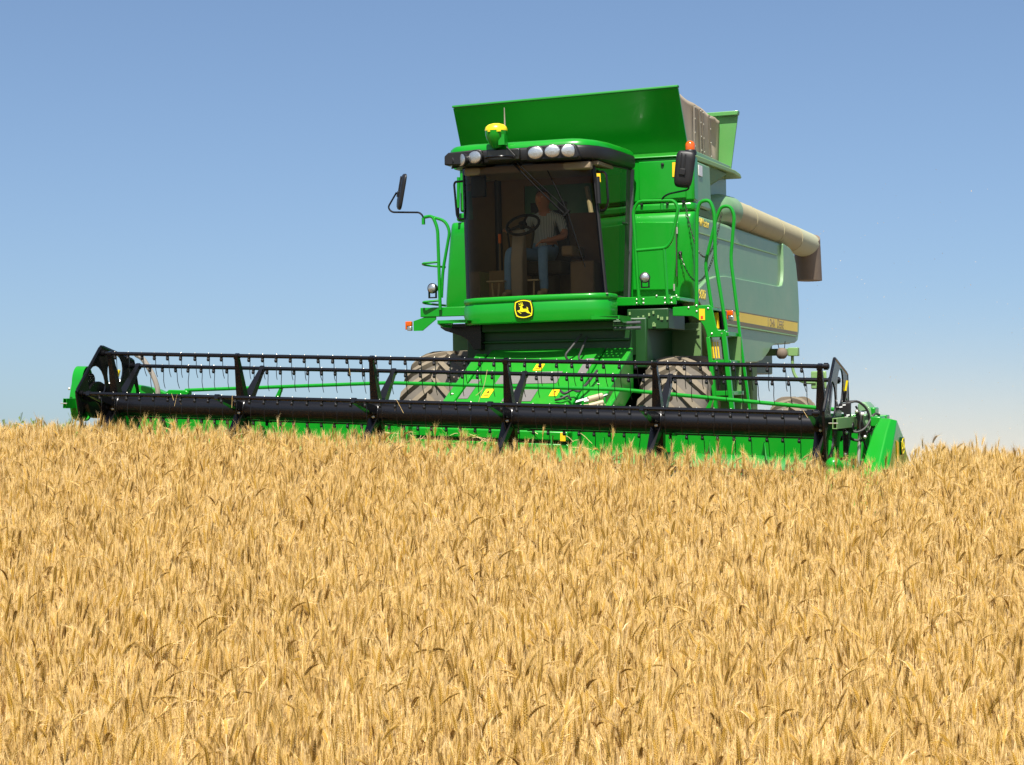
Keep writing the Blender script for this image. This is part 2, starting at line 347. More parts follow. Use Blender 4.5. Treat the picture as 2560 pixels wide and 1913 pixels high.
# ------------------------------------------------------------------ the standing crop
rnd = random.Random(11)
def frame_of(path, i):
    t = (path[min(i + 1, len(path) - 1)] - path[max(i - 1, 0)]).normalized()
    a = Vector((0, 1, 0)) if abs(t.y) < 0.9 else Vector((1, 0, 0))
    x = t.cross(a).normalized(); return t, x, x.cross(t).normalized()
def stalk_mesh(seed, height, nod, ear_len, cut=None, ear_on=True):
    """one wheat plant: stem, dry leaves, an ear of two rows of spikelets, and its awns"""
    q = random.Random(seed); mb = MB()
    top = height - ear_len * 0.8
    # stem leaning, then bending over towards +x by nod
    ns = 7; path = []; ang = q.uniform(0, 0.07); p = Vector((0, 0, 0)); side = q.uniform(-0.03, 0.03); d = 0
    seg = top / ns
    for i in range(ns + 1):
        path.append(p.copy()); a = ang + nod * 0.45 * max(0, (i - ns * 0.55) / (ns * 0.45)) ** 2
        p += Vector((math.sin(a), side * i / ns, math.cos(a))) * seg; d = a
    mb.mat(0).tube(path, [0.0027 - 0.0011 * i / ns for i in range(ns + 1)], 4, caps=False)
    if cut: return mb.mesh('stubble_stem', ['wheat_stem', 'wheat_ear', 'wheat_leaf'], recalc=False)
    # ear
    ne = 9 if ear_on else -1; ear = [path[-1]]; a = d
    for i in range(ne):
        a += nod * 0.62 / ne; ear.append(ear[-1] + Vector((math.sin(a), side, math.cos(a))) * (ear_len / ne))
    mb.mat(1)
    tw = q.uniform(0, math.pi)
    for i in range(ne + 1):
        t, x, y = frame_of(ear, i); env = math.sin(math.pi * (0.18 + 0.74 * i / ne)) ** 0.6
        for sgn in (-1, 1):
            o = (x * math.cos(tw) + y * math.sin(tw)) * sgn; e = t.cross(o)
            c = ear[i] + o * 0.0038 * env + t * (0.003 * (sgn + 1))
            ax_ = (t * 0.9 + o * 0.42).normalized(); L = 0.0085; wd = 0.0038 * env + 0.001
            b_ = ax_.cross(e).normalized()
            V = [c - ax_ * L * 0.7, c + e * wd, c + b_ * wd, c - e * wd, c - b_ * wd, c + ax_ * L]
            mb.add(V, [(0, 2, 1), (0, 3, 2), (0, 4, 3), (0, 1, 4), (5, 1, 2), (5, 2, 3), (5, 3, 4), (5, 4, 1)])
            # awn
            mb.mat(2)
            for _ in range(2):
                al = q.uniform(0.04, 0.085); dr = (t + o * q.uniform(0.1, 0.5) + e * q.uniform(-0.35, 0.35)).normalized()
                s0 = c + ax_ * L * 0.8; w_ = dr.cross(Vector((q.uniform(-1, 1), q.uniform(-1, 1), q.uniform(-1, 1)))).normalized() * 0.00065
                mb.add([s0 - w_, s0 + w_, s0 + dr * al], [(0, 1, 2)])
            mb.mat(1)
    # leaves
    for k in range(q.choice((0, 1, 1, 2)) + (0 if ear_on else 1)):
        mb.mat(2); h = q.uniform(0.2, 0.8) * top; az = q.uniform(0, 6.28); L = q.uniform(0.10, 0.24); w_ = q.uniform(0.003, 0.006)
        i = min(ns - 1, int(h / seg)); b0 = path[i].lerp(path[i + 1], h / seg - i)
        dirv = Vector((math.cos(az), math.sin(az), 0)); sd = Vector((-math.sin(az), math.cos(az), 0)); el = q.uniform(0.9, 1.4); pts = []; p = b0.copy()
        for j in range(5):
            ww = w_ * (1 - j / 4.3); tws = sd * math.cos(j * 0.5) + Vector((0, 0, 1)) * math.sin(j * 0.5) * 0.6
            pts += [p - tws * ww, p + tws * ww]; p = p + (dirv * math.cos(el) + Vector((0, 0, math.sin(el)))) * L / 4; el -= q.uniform(0.3, 0.9)
        mb.add(pts, [(2 * j, 2 * j + 1, 2 * j + 3, 2 * j + 2) for j in range(4)])
    return mb.mesh('wheat_stalk', ['wheat_stem', 'wheat_ear', 'wheat_leaf'], angle=60, recalc=False)

def scatter(name, meshes, pts, label, cat):
    """pts: (x, y, z, rx, ry, rz, scale, which); one object of instanced plants"""
    src = bpy.data.collections.new(name + '_plants')
    for i, me in enumerate(meshes):
        src.objects.link(bpy.data.objects.new('%s_plant_%02d' % (name, i), me))
    me = bpy.data.meshes.new(name); me.from_pydata([tuple(TILT @ Vector(p[:3])) for p in pts], [], [])
    a = me.attributes.new('turn', 'FLOAT_VECTOR', 'POINT'); a.data.foreach_set('vector', [c for p in pts for c in p[3:6]])
    a = me.attributes.new('grow', 'FLOAT', 'POINT'); a.data.foreach_set('value', [p[6] for p in pts])
    a = me.attributes.new('which', 'INT', 'POINT'); a.data.foreach_set('value', [p[7] for p in pts])
    o = bpy.data.objects.new(name, me); COL.objects.link(o)
    ng = bpy.data.node_groups.new(name + '_scatter', 'GeometryNodeTree')
    ng.interface.new_socket('Geometry', in_out='INPUT', socket_type='NodeSocketGeometry'); ng.interface.new_socket('Geometry', in_out='OUTPUT', socket_type='NodeSocketGeometry')
    n, l = ng.nodes, ng.links
    gi, go = n.new('NodeGroupInput'), n.new('NodeGroupOutput')
    ci = n.new('GeometryNodeCollectionInfo'); ci.inputs['Collection'].default_value = src; ci.inputs['Separate Children'].default_value = True; ci.inputs['Reset Children'].default_value = True
    ip = n.new('GeometryNodeInstanceOnPoints'); ip.inputs['Pick Instance'].default_value = True
    def attr(nm, ty):
        q = n.new('GeometryNodeInputNamedAttribute'); q.data_type = ty; q.inputs['Name'].default_value = nm; return q.outputs['Attribute']
    e2r = n.new('FunctionNodeEulerToRotation'); l.new(attr('turn', 'FLOAT_VECTOR'), e2r.inputs[0])
    l.new(gi.outputs[0], ip.inputs['Points']); l.new(ci.outputs[0], ip.inputs['Instance']); l.new(attr('which', 'INT'), ip.inputs['Instance Index'])
    l.new(e2r.outputs[0], ip.inputs['Rotation']); l.new(attr('grow', 'FLOAT'), ip.inputs['Scale']); l.new(ip.outputs[0], go.inputs[0])
    md = o.modifiers.new('plants', 'NODES'); md.node_group = ng
    return tag(o, label, cat, kind='stuff')

HI = HDR.inverted()
def machine_uv(x, y):
    p = HI @ (TILT @ Vector((x, y, EYE))); return p.x, p.y
NV = 28
stalks = []
for k in range(NV):
    nod = (0.02, 0.05, 0.08, 0.1, 0.15, 0.2, 0.25, 0.3, 0.4, 0.5, 0.65, 0.85, 1.2, 1.7)[k % 14]
    stalks.append(stalk_mesh(100 + k, rnd.choice((rnd.uniform(0.86, 0.98), rnd.uniform(0.86, 0.97), rnd.uniform(0.74, 0.9))) + 0.02 * min(nod, 1), nod, rnd.uniform(0.075, 0.10)))
NB = 10
for k in range(NB): stalks.append(stalk_mesh(500 + k, rnd.uniform(0.62, 0.84), rnd.uniform(0, 0.3), 0.0, ear_on=False))   # bare tillers
pts = []; stub = []
y = 4.6
CELL = 0.0505
while y < 27:
    half = 0.305 * y + 1.6; x = -half
    while x < half:
        px, py = x + rnd.uniform(-.5, .5) * CELL * 1.3, y + rnd.uniform(-.5, .5) * CELL * 1.3
        x += CELL
        u, v = machine_uv(px, py)
        if abs(u + 0.02) < 4.62 and v > -0.22:
            if rnd.random() < 0.10: stub.append((px, py, ground_z(px, py) - 0.01, rnd.gauss(0, .1), rnd.gauss(0, .1), rnd.uniform(0, 6.28), rnd.uniform(.7, 1.2), rnd.randrange(3)))
            continue
        if y > 22 and rnd.random() < 0.5: continue
        bend = 0.075 + 0.04 * math.sin(px * 1.1 + py * 0.7)
        pts.append((px, py, ground_z(px, py) - 0.02, rnd.gauss(0, bend), rnd.gauss(0, bend), rnd.uniform(0, 6.283), rnd.gauss(1.0, 0.045) + (0.12 if rnd.random() < 0.015 else 0) + 0.018 * math.sin(px * 2.1 + 1) * math.sin(py * 1.7), rnd.randrange(NV) if rnd.random() < 0.62 else NV + rnd.randrange(NB)))
    y += CELL
print('wheat', len(pts), 'stubble', len(stub))
scatter('wheat_crop', stalks, pts, 'ripe golden bearded wheat standing across the whole slope', 'wheat')
scatter('stubble', [stalk_mesh(300 + k, 0.26, 0.0, 0.0, cut=True) for k in range(3)], stub, 'short cut straw stubble behind the cutting table', 'stubble')
# green weeds on the crest at the left
def weed_mesh(seed):
    q = random.Random(seed); mb = MB()
    for k in range(7):
        az = q.uniform(0, 6.28); L = q.uniform(0.75, 1.2); w_ = q.uniform(0.004, 0.008); el = q.uniform(1.2, 1.5); p = Vector((q.uniform(-.05, .05), q.uniform(-.05, .05), 0)); V = []
        for j in range(7):
            sd = Vector((-math.sin(az), math.cos(az), 0)); ww = w_ * (1 - j / 6.5); V += [p - sd * ww, p + sd * ww]
            p = p + Vector((math.cos(az) * math.cos(el), math.sin(az) * math.cos(el), math.sin(el))) * L / 6; el -= q.uniform(0.02, 0.22)
        mb.add(V, [(2 * j, 2 * j + 1, 2 * j + 3, 2 * j + 2) for j in range(6)])
        if k < 4:   # a feathery seed head
            for j in range(14):
                e = p + Vector((q.gauss(0, .03), q.gauss(0, .03), q.uniform(-.10, .06))); mb.add([p + Vector((0, 0, -.06)), e, e + Vector((q.gauss(0, .012), q.gauss(0, .012), .02))], [(0, 1, 2)])
    return mb.mesh('weed', 'green_grass', recalc=False)
wp = []
for (cx, wdt, num, sc) in ((-5.75, 0.18, 46, 1.06), (-5.45, 0.16, 60, 1.14), (-5.15, 0.12, 24, 0.98), (-4.85, 0.24, 70, 1.02), (-4.5, 0.10, 16, 1.0), (-6.2, 0.2, 30, 0.98)):
    for k in range(num):
        x, y = rnd.gauss(cx, wdt) * 21.5 / 21.0, rnd.uniform(21.0, 22.2)
        wp.append((x, y, ground_z(x, y), rnd.gauss(0, .08), rnd.gauss(0, .08), rnd.uniform(0, 6.28), sc * rnd.uniform(.62, .86), rnd.randrange(4)))
scatter('green_weeds', [weed_mesh(700 + k) for k in range(4)], wp, 'tall green weeds on the crest at the far left', 'weeds')

# ------------------------------------------------------------------ the combine harvester
combine = empty('combine_harvester', BODY @ T(0.05, 3.6, -1.5))
tag(combine, 'green combine harvester with a wide black reel cutting the wheat', 'combine harvester')
def part(mb, name, mats, parent=combine, bevel=0.0, seg=2, fr=BODY, angle=35): return mb.build(name, mats, parent, fr, bevel, seg, angle)
def bolt_mesh():
    mb = MB(); mb.lathe([(0.013, 0), (0.013, 0.004), (0.009, 0.009), (0.003, 0.011)], (0, 0, 0), 'w', 8); return mb.mesh('bolt', 'zinc')
BOLT = bolt_mesh()
def bolts(parent, pts, rot=RX(90), fr=BODY, s=1.0):
    for p in pts: inst(BOLT, 'bolt', parent, fr @ T(*p) @ rot @ Matrix.Scale(s, 4))
def decal(parent, quad, mat, name, th=0.003, fr=BODY, prints=None):
    """a flat sticker: four corners, lifted along its normal"""
    q = [Vector(p) for p in quad]; n = (q[1] - q[0]).cross(q[3] - q[0]).normalized() * th; mb = MB()
    mb.add(q + [p + n for p in q], [(0, 1, 2, 3), (4, 5, 6, 7), (0, 1, 5, 4), (1, 2, 6, 5), (2, 3, 7, 6), (3, 0, 4, 7)])
    o = mb.build(name, mat, parent, fr); return o, q, n

# --- chassis, engine bay, threshing body (mostly hidden)
mb = MB()
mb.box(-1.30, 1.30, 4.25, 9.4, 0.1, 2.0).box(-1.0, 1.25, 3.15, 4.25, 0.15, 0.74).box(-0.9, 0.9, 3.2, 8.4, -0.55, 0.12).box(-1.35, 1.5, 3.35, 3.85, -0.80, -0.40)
part(mb, 'chassis', 'green_shaded', bevel=0.02)
mb = MB(); mb.box(0.72, 1.20, 4.20, 4.26, -0.6, 0.72).box(1.205, 1.60, 4.24, 4.30, -0.6, 0.70).box(0.72, 1.2, 4.185, 4.205, 0.46, 0.50).box(0.72, 1.6, 4.185, 4.20, 0.60, 0.625)
part(mb, 'wheel_arch_panel', 'green_old', bevel=0.006)
mb = MB(); mb.box(-1.62, -0.8, 4.2, 4.26, -0.6, 0.7); part(mb, 'wheel_arch_panel', 'green_old', bevel=0.006)

# --- grain tank with its folding extensions
tank = part(MB().box(-1.36, 1.36, 4.40, 6.55, 1.95, 2.84).box(-1.40, 1.40, 4.38, 6.62, 2.76, 2.86), 'grain_tank', 'green_dusty', bevel=0.01)
mb = MB()   # front flap leans forward over the cab
fb, ft = 4.27, 3.88
mb.hexa([(-1.455, fb, 2.76), (1.475, fb, 2.76), (1.475, fb + .03, 2.76), (-1.455, fb + .03, 2.76), (-1.44, ft, 3.435), (1.46, ft, 3.49), (1.46, ft + .03, 3.49), (-1.44, ft + .03, 3.435)])
front_flap = part(mb, 'front_extension', 'green_paint', tank)
mb = MB(); mb.hexa([(-1.445, ft - .035, 3.44), (1.465, ft - .035, 3.495), (1.465, ft + .04, 3.495), (-1.445, ft + .04, 3.44), (-1.445, ft - .03, 3.468), (1.465, ft - .03, 3.525), (1.465, ft + .045, 3.525), (-1.445, ft + .045, 3.468)])
part(mb, 'extension_lip', 'green_matt', tank, bevel=0.008)
mb = MB(); mb.hexa([(-1.40, 6.62, 2.77), (1.40, 6.62, 2.77), (1.40, 6.65, 2.77), (-1.40, 6.65, 2.77), (-1.50, 6.62, 3.50), (1.51, 6.62, 3.52), (1.51, 6.65, 3.52), (-1.50, 6.65, 3.50)])
mb.box(1.20, 1.225, 6.50, 6.62, 2.87, 3.40)
part(mb, 'rear_extension', 'green_bright', tank)
mb = MB(); mb.hexa([(-1.52, 6.56, 3.505), (1.52, 6.56, 3.525), (1.52, 6.66, 3.525), (-1.52, 6.66, 3.505), (-1.52, 6.56, 3.56), (1.53, 6.56, 3.58), (1.53, 6.66, 3.58), (-1.52, 6.66, 3.56)])
part(mb, 'extension_lip', 'green_bright', tank, bevel=0.006)
def canvas_wall(sgn):
    q = random.Random(5 + sgn); rows, cols = 14, 26; V = []
    for i in range(rows):
        t = i / (rows - 1)
        for j in range(cols):
            s_ = j / (cols - 1); v0 = 4.30 + (3.95 - 4.30) * t; v = v0 + (6.58 - v0) * s_
            w = 2.85 + (3.455 - 2.85) * t - 0.015 * math.sin(math.pi * s_) * t
            fold = 0.035 * math.sin(9 * s_ + 2.4 * t + 1) * math.sin(math.pi * min(1, s_ * 1.1)) * (0.4 + 0.6 * t) + 0.05 * math.exp(-((s_ - 0.83) / 0.06) ** 2) * math.sin(6 * t + 1.2)
            fold += 0.02 * math.exp(-((s_ - 0.18 - 0.15 * t) / 0.05) ** 2)
            V.append((sgn * (1.405 + 0.03 * t - 0.16 * s_ + fold * 0.7), v, w))
    mb = MB(); mb.add(V, [(i * cols + j, i * cols + j + 1, (i + 1) * cols + j + 1, (i + 1) * cols + j) for i in range(rows - 1) for j in range(cols - 1)])
    o = part(mb, 'canvas_side', 'canvas', tank, angle=80); o.modifiers.new('thick', 'SOLIDIFY').thickness = 0.006
    return o
cv = canvas_wall(1); canvas_wall(-1)
for (a, b, wd) in ((0.26, 0.33, .012), (0.45, 0.46, .016), (0.53, 0.52, .016), (0.74, 0.69, .012)):
    v0 = 4.30 + 2.28 * a; v1 = 3.95 + 2.63 * b; ua = 1.405 - .16 * a; ub = 1.435 - .16 * b
    mb = MB(); mb.hexa([(ua + .01, v0 - wd, 2.86), (ua + .025, v0 - wd, 2.86), (ua + .025, v0 + wd, 2.86), (ua + .01, v0 + wd, 2.86), (ub + .01, v1 - wd, 3.42), (ub + .03, v1 - wd, 3.42), (ub + .03, v1 + wd, 3.42), (ub + .01, v1 + wd, 3.42)])
    part(mb, 'seam_strip', 'canvas_seam', tank)
    bolts(tank, [(ua + .025 + (ub - ua + .005) * t, v0 + (v1 - v0) * t, 2.86 + .56 * t) for t in (0.1, 0.4, 0.7, 0.95)], RY(90), s=0.8)
# sloping front ledge of the tank
mb = MB(); mb.prism([(4.02, 2.69), (4.02, 2.71), (4.24, 2.775), (4.40, 2.775), (4.40, 2.69)], 'u', -1.5, 1.50); part(mb, 'tank_ledge', 'green_paint', tank, bevel=0.012)
# lid over the left side with the bay below it
mb = MB(); mb.prism([(4.12, 2.665), (4.12, 2.705), (4.3, 2.735), (6.25, 2.755), (6.52, 2.735), (6.60, 2.695), (6.56, 2.675), (6.2, 2.70)], 'u', 1.30, 1.56); part(mb, 'side_lid', 'green_shelf', tank, bevel=0.01)
mb = MB(); mb.add([(1.32, 5.0, 2.69), (1.32, 5.0, 2.30), (1.32, 6.4, 2.66), (1.52, 5.0, 2.69), (1.50, 5.0, 2.42), (1.52, 5.95, 2.675)], [(0, 1, 2), (3, 5, 4), (0, 3, 4, 1), (1, 4, 5, 2), (0, 2, 5, 3)]); part(mb, 'lid_bracket', 'green_old', tank)

# --- front walls beside the cab
def front_wall(s):
    a, b = (0.80, 1.595) if s > 0 else (-1.56, -0.86)
    a_up = a if s > 0 else -1.44
    L = 1 if s > 0 else -1
    mb = MB(); mb.box(a_up, b, 4.05, 4.25, 2.155, 2.70)
    if s > 0:
        mb.prism([(a, 4.05), (1.545, 4.05), (1.58, 4.07), (1.595, 4.12), (1.595, 4.25), (a, 4.25)], 'w', 2.04, 2.145)
    else: mb.box(a_up - .05, b, 4.05, 4.25, 2.04, 2.145)
    wall = part(mb, 'front_wall', 'green_paint', bevel=0.03, seg=3)
    # the bulging lower panel
    rings = []
    outl = [(a, 4.20), (a, 4.05), (b - 0.06, 4.05), (b - 0.02, 4.065), (b, 4.11), (b, 4.25)] if s > 0 else [(a - .0, 4.25), (a, 4.10), (a + .03, 4.06), (a + .07, 4.05), (b, 4.05), (b, 4.20)]
    for w, off, fl in ((0.97, 0.0, 1), (1.05, 0.02, .9), (1.5, 0.045, .45), (1.85, 0.05, .1), (1.94, 0.047, 0), (1.985, 0.03, 0), (2.015, 0.008, 0), (2.03, -0.02, 0)):
        rings.append([(u + (-0.10 * fl if (s < 0 and u < -1.2) else (-0.03 * fl if u > 1.2 else 0)), v - off, w) for u, v in outl])
    mb = MB(); mb.loft(rings, caps=True); part(mb, 'lower_panel', 'green_paint', wall, angle=50)
    if s > 0:
        mb = MB(); mb.box(0.91, 1.50, 4.035, 4.06, 2.19, 2.655); d = part(mb, 'access_door', 'green_paint', wall, bevel=0.012, seg=3)
        mb = MB(); mb.prism([(0.83, 1.10), (1.35, 1.09), (1.42, 1.905), (0.83, 1.93)], 'v', 3.975, 4.02); part(mb, 'access_door', 'green_paint', wall, bevel=0.015, seg=3)
        part(MB().lathe([(.02, 0), (.02, .01), (.012, .018)], (0, 0, 0), 'w', 12), 'door_latch', 'black_plastic', wall, fr=BODY @ T(1.213, 4.03, 2.606) @ RX(90))
        dq, q, n = decal(wall, [(1.335, 4.03, 2.45), (1.40, 4.03, 2.45), (1.40, 4.03, 2.625), (1.335, 4.03, 2.625)], 'yellow_decal', 'warning_sticker')
        part(MB().box(1.30, 1.46, 4.02, 4.05, 1.36, 1.365).box(1.385, 1.40, 3.955, 3.975, 1.25, 1.88), 'door_strut', 'chain_steel', wall)
        [part(MB().cyl((1.40 - .045 * k, 3.965, 1.84 - .68 * k), (1.40 - .045 * k, 3.965, 1.76 - .68 * k), .012), 'strut_end', 'zinc', wall) for k in (0, 1)]
        part(MB().lathe([(.025, 0), (.022, .015), (.01, .02)], (0, 0, 0), 'w', 12), 'chain_eye', 'black_plastic', wall, fr=BODY @ T(1.43, 3.99, 1.53) @ RX(90))
        for (x, z) in ((.93, 2.148), (1.25, 2.148), (1.45, 2.148)): part(MB().box(x, x + .03, 4.02, 4.05, z - .02, z + .02), 'hinge', 'black_plastic', wall)
    return wall
front_wall(1); front_wall(-1)
mb = MB(); mb.tube([(-1.40, 3.93, 2.58), (-1.41, 3.93, 2.2)], .022, 8); part(mb, 'gas_strut', 'green_paint')
mb = MB(); mb.cyl((-1.41, 3.93, 2.2), (-1.412, 3.93, 2.09), .016); part(mb, 'strut_rod', 'black_steel')

# --- left side: dusty panels
mb = MB(); mb.prism([(4.10, 2.11), (4.10, 2.665), (4.93, 2.665), (4.99, 2.11)], 'u', 1.40, 1.565); upper = part(mb, 'upper_side_panel', 'green_dusty', bevel=0.03, seg=3)
mb = MB(); mb.box(1.566, 1.575, 4.36, 4.53, 2.49, 2.62); part(mb, 'reflector_plate', 'white_plate', upper, bevel=0.003)
mb = MB(); mb.prism([(4.10, 2.02), (4.10, 2.10), (4.95, 2.10), (4.98, 2.02)], 'u', 1.40, 1.53); part(mb, 'panel_gap', 'green_old', upper)
OUT = [(4.13, 0.95), (4.13, 2.02), (8.85, 1.99), (9.30, 1.955), (9.58, 1.88), (9.72, 1.74), (9.83, 1.45), (9.90, 1.05), (9.86, 0.72), (9.76, 0.585), (9.55, 0.545), (8.25, 0.50), (8.02, 0.46), (7.80, 0.37), (7.45, 0.265), (7.1, 0.235), (5.95, 0.22), (5.2, 0.24), (4.85, 0.40), (4.6, 0.66), (4.4, 0.85)]
mb = MB(); mb.prism(OUT, 'u', 1.36, 1.56); side = part(mb, 'side_panel', 'green_dusty', bevel=0.05, seg=4)
LOW = [(4.15, 0.955), (4.15, 1.10), (4.6, 1.24), (5.0, 1.30), (5.5, 1.33), (8.55, 1.345), (8.74, 1.37), (8.82, 1.44), (8.86, 1.6), (8.84, 1.96), (8.86, 1.975), (9.30, 1.94), (9.56, 1.87), (9.70, 1.73), (9.81, 1.45), (9.88, 1.05), (9.84, 0.73), (9.74, 0.60), (9.55, 0.56), (8.25, 0.515), (8.0, 0.475), (7.8, 0.385), (7.45, 0.28), (7.1, 0.25), (5.95, 0.235), (5.2, 0.255), (4.87, 0.41), (4.62, 0.67), (4.42, 0.855)]
mb = MB(); mb.prism(LOW, 'u', 1.54, 1.605); part(mb, 'side_bulge', 'green_dusty', side, bevel=0.035, seg=4)
mb = MB(); mb.box(1.555, 1.568, 4.2, 8.6, 1.785, 1.80); part(mb, 'panel_groove', 'green_shelf', side, bevel=0.003)
mb = MB(); mb.prism([(4.9, 0.90), (9.74, 0.86), (9.72, 0.725), (5.0, 0.785)], 'u', 1.606, 1.609); part(mb, 'yellow_stripe', 'yellow_stripe', side)
mb = MB(); mb.prism([(4.95, 0.778), (9.71, 0.72), (9.70, 0.675), (5.0, 0.735)], 'u', 1.606, 1.609); part(mb, 'brown_stripe', 'brown_decal', side)
mb = MB(); mb.prism([(4.9, 0.915), (9.74, 0.875), (9.74, 0.862), (4.9, 0.902)], 'u', 1.606, 1.609); part(mb, 'brown_stripe', 'brown_decal', side)
mb = MB(); mb.prism([(5.0, 0.725), (9.6, 0.665), (9.6, 0.65), (5.0, 0.70)], 'u', 1.60, 1.625); part(mb, 'rub_strip', 'green_shelf', side, bevel=0.005)
SIDE_TXT = BODY @ Matrix(((0, 0, 1, 0), (1, 0, 0, 0), (0, 1, 0, 0), (0, 0, 0, 1)))     # x along v, y up, facing +u
tt = SIDE_TXT @ T(0, 0, 1.6095)
lt = text('maker_lettering', 'J', 'brown_decal', 0.20, tt @ T(7.78, 0.755, 0) @ RZ(-0.7), side, 0.9)
for s_, x, sz in (('OHN', 7.90, 0.155), ('D', 8.36, 0.19), ('EERE', 8.49, 0.155)):
    text('maker_lettering', s_, 'brown_decal', sz, tt @ T(x, 0.758 - (x - 7.8) * 0.012, 0) @ RZ(-0.7), side, 0.9)
text('series_lettering', 'HillMaster', 'yellow_stripe', 0.145, SIDE_TXT @ T(4.34, 1.885, 1.5615), side, 0.86)
text('model_number', '9680i', 'yellow_stripe', 0.17, SIDE_TXT @ T(4.165, 0.985, 1.6065), side, 0.85)
mb = MB(); mb.prism([(p[0], p[1]) for p in OUT], 'u', -1.56, -1.40); part(mb, 'side_panel', 'green_dusty', bevel=0.05, seg=3)
mb = MB(); mb.prism([(9.35, 1.95), (9.9, 1.05), (9.7, .6), (8.2, .5), (8.0, 1.95)], 'u', -1.36, 1.36); part(mb, 'straw_hood', 'green_dusty', bevel=0.05)

# --- unloading auger folded back along the left side
aug_path = [(1.10, 5.45, 2.05), (1.25, 5.6, 2.16), (1.40, 5.95, 2.22), (1.42, 6.4, 2.225)]
auger = part(MB().tube(aug_path, [.21, .21, .205, .205], 20), 'unloading_auger', 'green_dusty', angle=50)
part(MB().tube([(1.42, 6.35, 2.215), (1.42, 10.2, 2.15)], .195, 28), 'auger_tube', 'dust_tan', auger, angle=50)
part(MB().tube([(1.42, 10.15, 2.151), (1.42, 11.45, 2.125)], .198, 28), 'auger_tube', 'dust_cream', auger, angle=50)
for v in (7.25, 8.9, 10.15): part(MB().tube([(1.42, v, 2.215 - (v - 6.35) * .017), (1.42, v + .03, 2.2145 - (v - 6.35) * .017)], .2005, 28), 'auger_band', 'dust_tan', auger, angle=50)
sp = []
for k in range(7):
    t = k / 6; sp.append([(1.42 + .20 * math.sin(a), 11.38 + .32 * math.cos(a) * (1 - .08 * t) + .12 * t, 2.20 - 0.62 * t + (0.12 * math.cos(a) * (1 - t))) for a in [2 * math.pi * j / 20 for j in range(20)]])
part(MB().loft(sp), 'rubber_spout', 'brown_rubber', auger, angle=60)
mb = MB(); mb.box(1.1, 1.45, 5.0, 5.9, 2.0, 2.12); part(mb, 'auger_turret', 'green_old', auger, bevel=0.02)

# --- rear: frame bar, lamp, drop pipe, reflector board, rear wheels below
rb = part(MB().box(1.1, 1.85, 8.55, 8.65, 0.36, 0.46), 'rear_bar', 'green_old', bevel=0.008)
part(MB().box(1.72, 1.86, 8.54, 8.66, 0.35, 0.47), 'bar_end', 'green_shelf', rb, bevel=0.008)
part(MB().tube(fillet([(1.77, 8.6, 0.37), (1.77, 8.6, 0.15), (1.83, 8.6, 0.02), (1.95, 8.6, -0.03), (2.1, 8.6, -0.03)], .08), .022, 8), 'drop_pipe', 'green_shelf', rb)
part(MB().ball((1.64, 8.5, 0.39), .085, 8, (1, .8, 1)), 'round_lamp', 'brown_rubber', rb, angle=80)
for a_, b_ in ((1.60, 1.58), (1.68, 1.69)): part(MB().tube([(a_, 8.5, .46), (b_, 8.5, .56)], .006, 5), 'lamp_bracket', 'black_steel', rb)
part(MB().box(2.03, 2.25, 8.6, 8.63, -0.12, 0.13), 'reflector_board', 'green_shelf', rb, bevel=0.02)
part(MB().box(1.30, 1.52, 7.2, 7.5, -0.5, 0.4), 'rear_frame', 'green_old', bevel=0.02)
part(MB().box(-1.9, 1.9, 7.72, 7.9, -0.98, -0.80), 'rear_axle', 'green_old', bevel=0.02)

# --- wheels
def lug_mesh(rad, half, hgt, run, name):
    """one tread bar of a traction tyre, from the middle out to the shoulder"""
    mb = MB(); rings = []; N = 6
    for i in range(N + 1):
        t = i / N; x = -0.02 + (half + 0.015) * t; a = run * (1 - t) ** 1.15; drop = 0.055 * max(0, t - .55) ** 2 / .2
        r0 = rad - 0.03 - drop * 1.5; r1 = rad + hgt - drop; wd0, wd1 = 0.062 / rad, 0.040 / rad
        rings.append([(x, r0 * math.sin(a - wd0), r0 * math.cos(a - wd0)), (x, r1 * math.sin(a - wd1), r1 * math.cos(a - wd1)), (x, r1 * math.sin(a + wd1), r1 * math.cos(a + wd1)), (x, r0 * math.sin(a + wd0), r0 * math.cos(a + wd0))])
    # shoulder block running down the sidewall
    x = half + 0.02; rings.append([(x, (rad - .16) * math.sin(-.05), (rad - .16) * math.cos(.05)), (x, (rad - .05) * math.sin(-.045), (rad - .05) * math.cos(.045)), (x, (rad - .05) * math.sin(.045), (rad - .05) * math.cos(.045)), (x, (rad - .16) * math.sin(.05), (rad - .16) * math.cos(.05))])
    mb.loft(rings); return mb.mesh(name, 'tyre_lug', angle=30)
def wheel(name, u, v, w, rad, width, nl, parent=combine):
    M = BODY @ T(u, v, w); r = rad - 0.055; h = width / 2
    root = empty(name, M, parent)
    prof_ = [(r * .60, -h * .80), (r * .72, -h * .98), (r * .86, -h * 1.0), (r * .95, -h * .93), (r * .985, -h * .75), (r, -h * .35), (r, h * .35), (r * .985, h * .75), (r * .95, h * .93), (r * .86, h), (r * .72, h * .98), (r * .60, h * .80)]
    part(MB().lathe(prof_, (0, 0, 0), 'u', 48), 'tyre', 'tyre', root, fr=M, angle=60)
    part(MB().lathe([(r * .60, -h * .8), (r * .56, -h * .6), (r * .3, -h * .2), (.0001, -h * .2)], (0, 0, 0), 'u', 32).lathe([(r * .60, h * .8), (r * .56, h * .6), (r * .3, h * .25), (.0001, h * .25)], (0, 0, 0), 'u', 32), 'rim', 'yellow_paint', root, fr=M)
    lm = lug_mesh(r, h, 0.055, 0.42 if rad > .8 else .3, 'lug')
    for k in range(nl):
        a = 360 * k / nl
        inst(lm, 'lug', root, M @ RX(a)); inst(lm, 'lug', root, M @ RX(a + 180 / nl) @ Matrix.Diagonal((-1, 1, 1, 1)))
    return root
wheel('front_wheel', 1.62, 3.6, -0.64, 0.93, 0.80, 20)
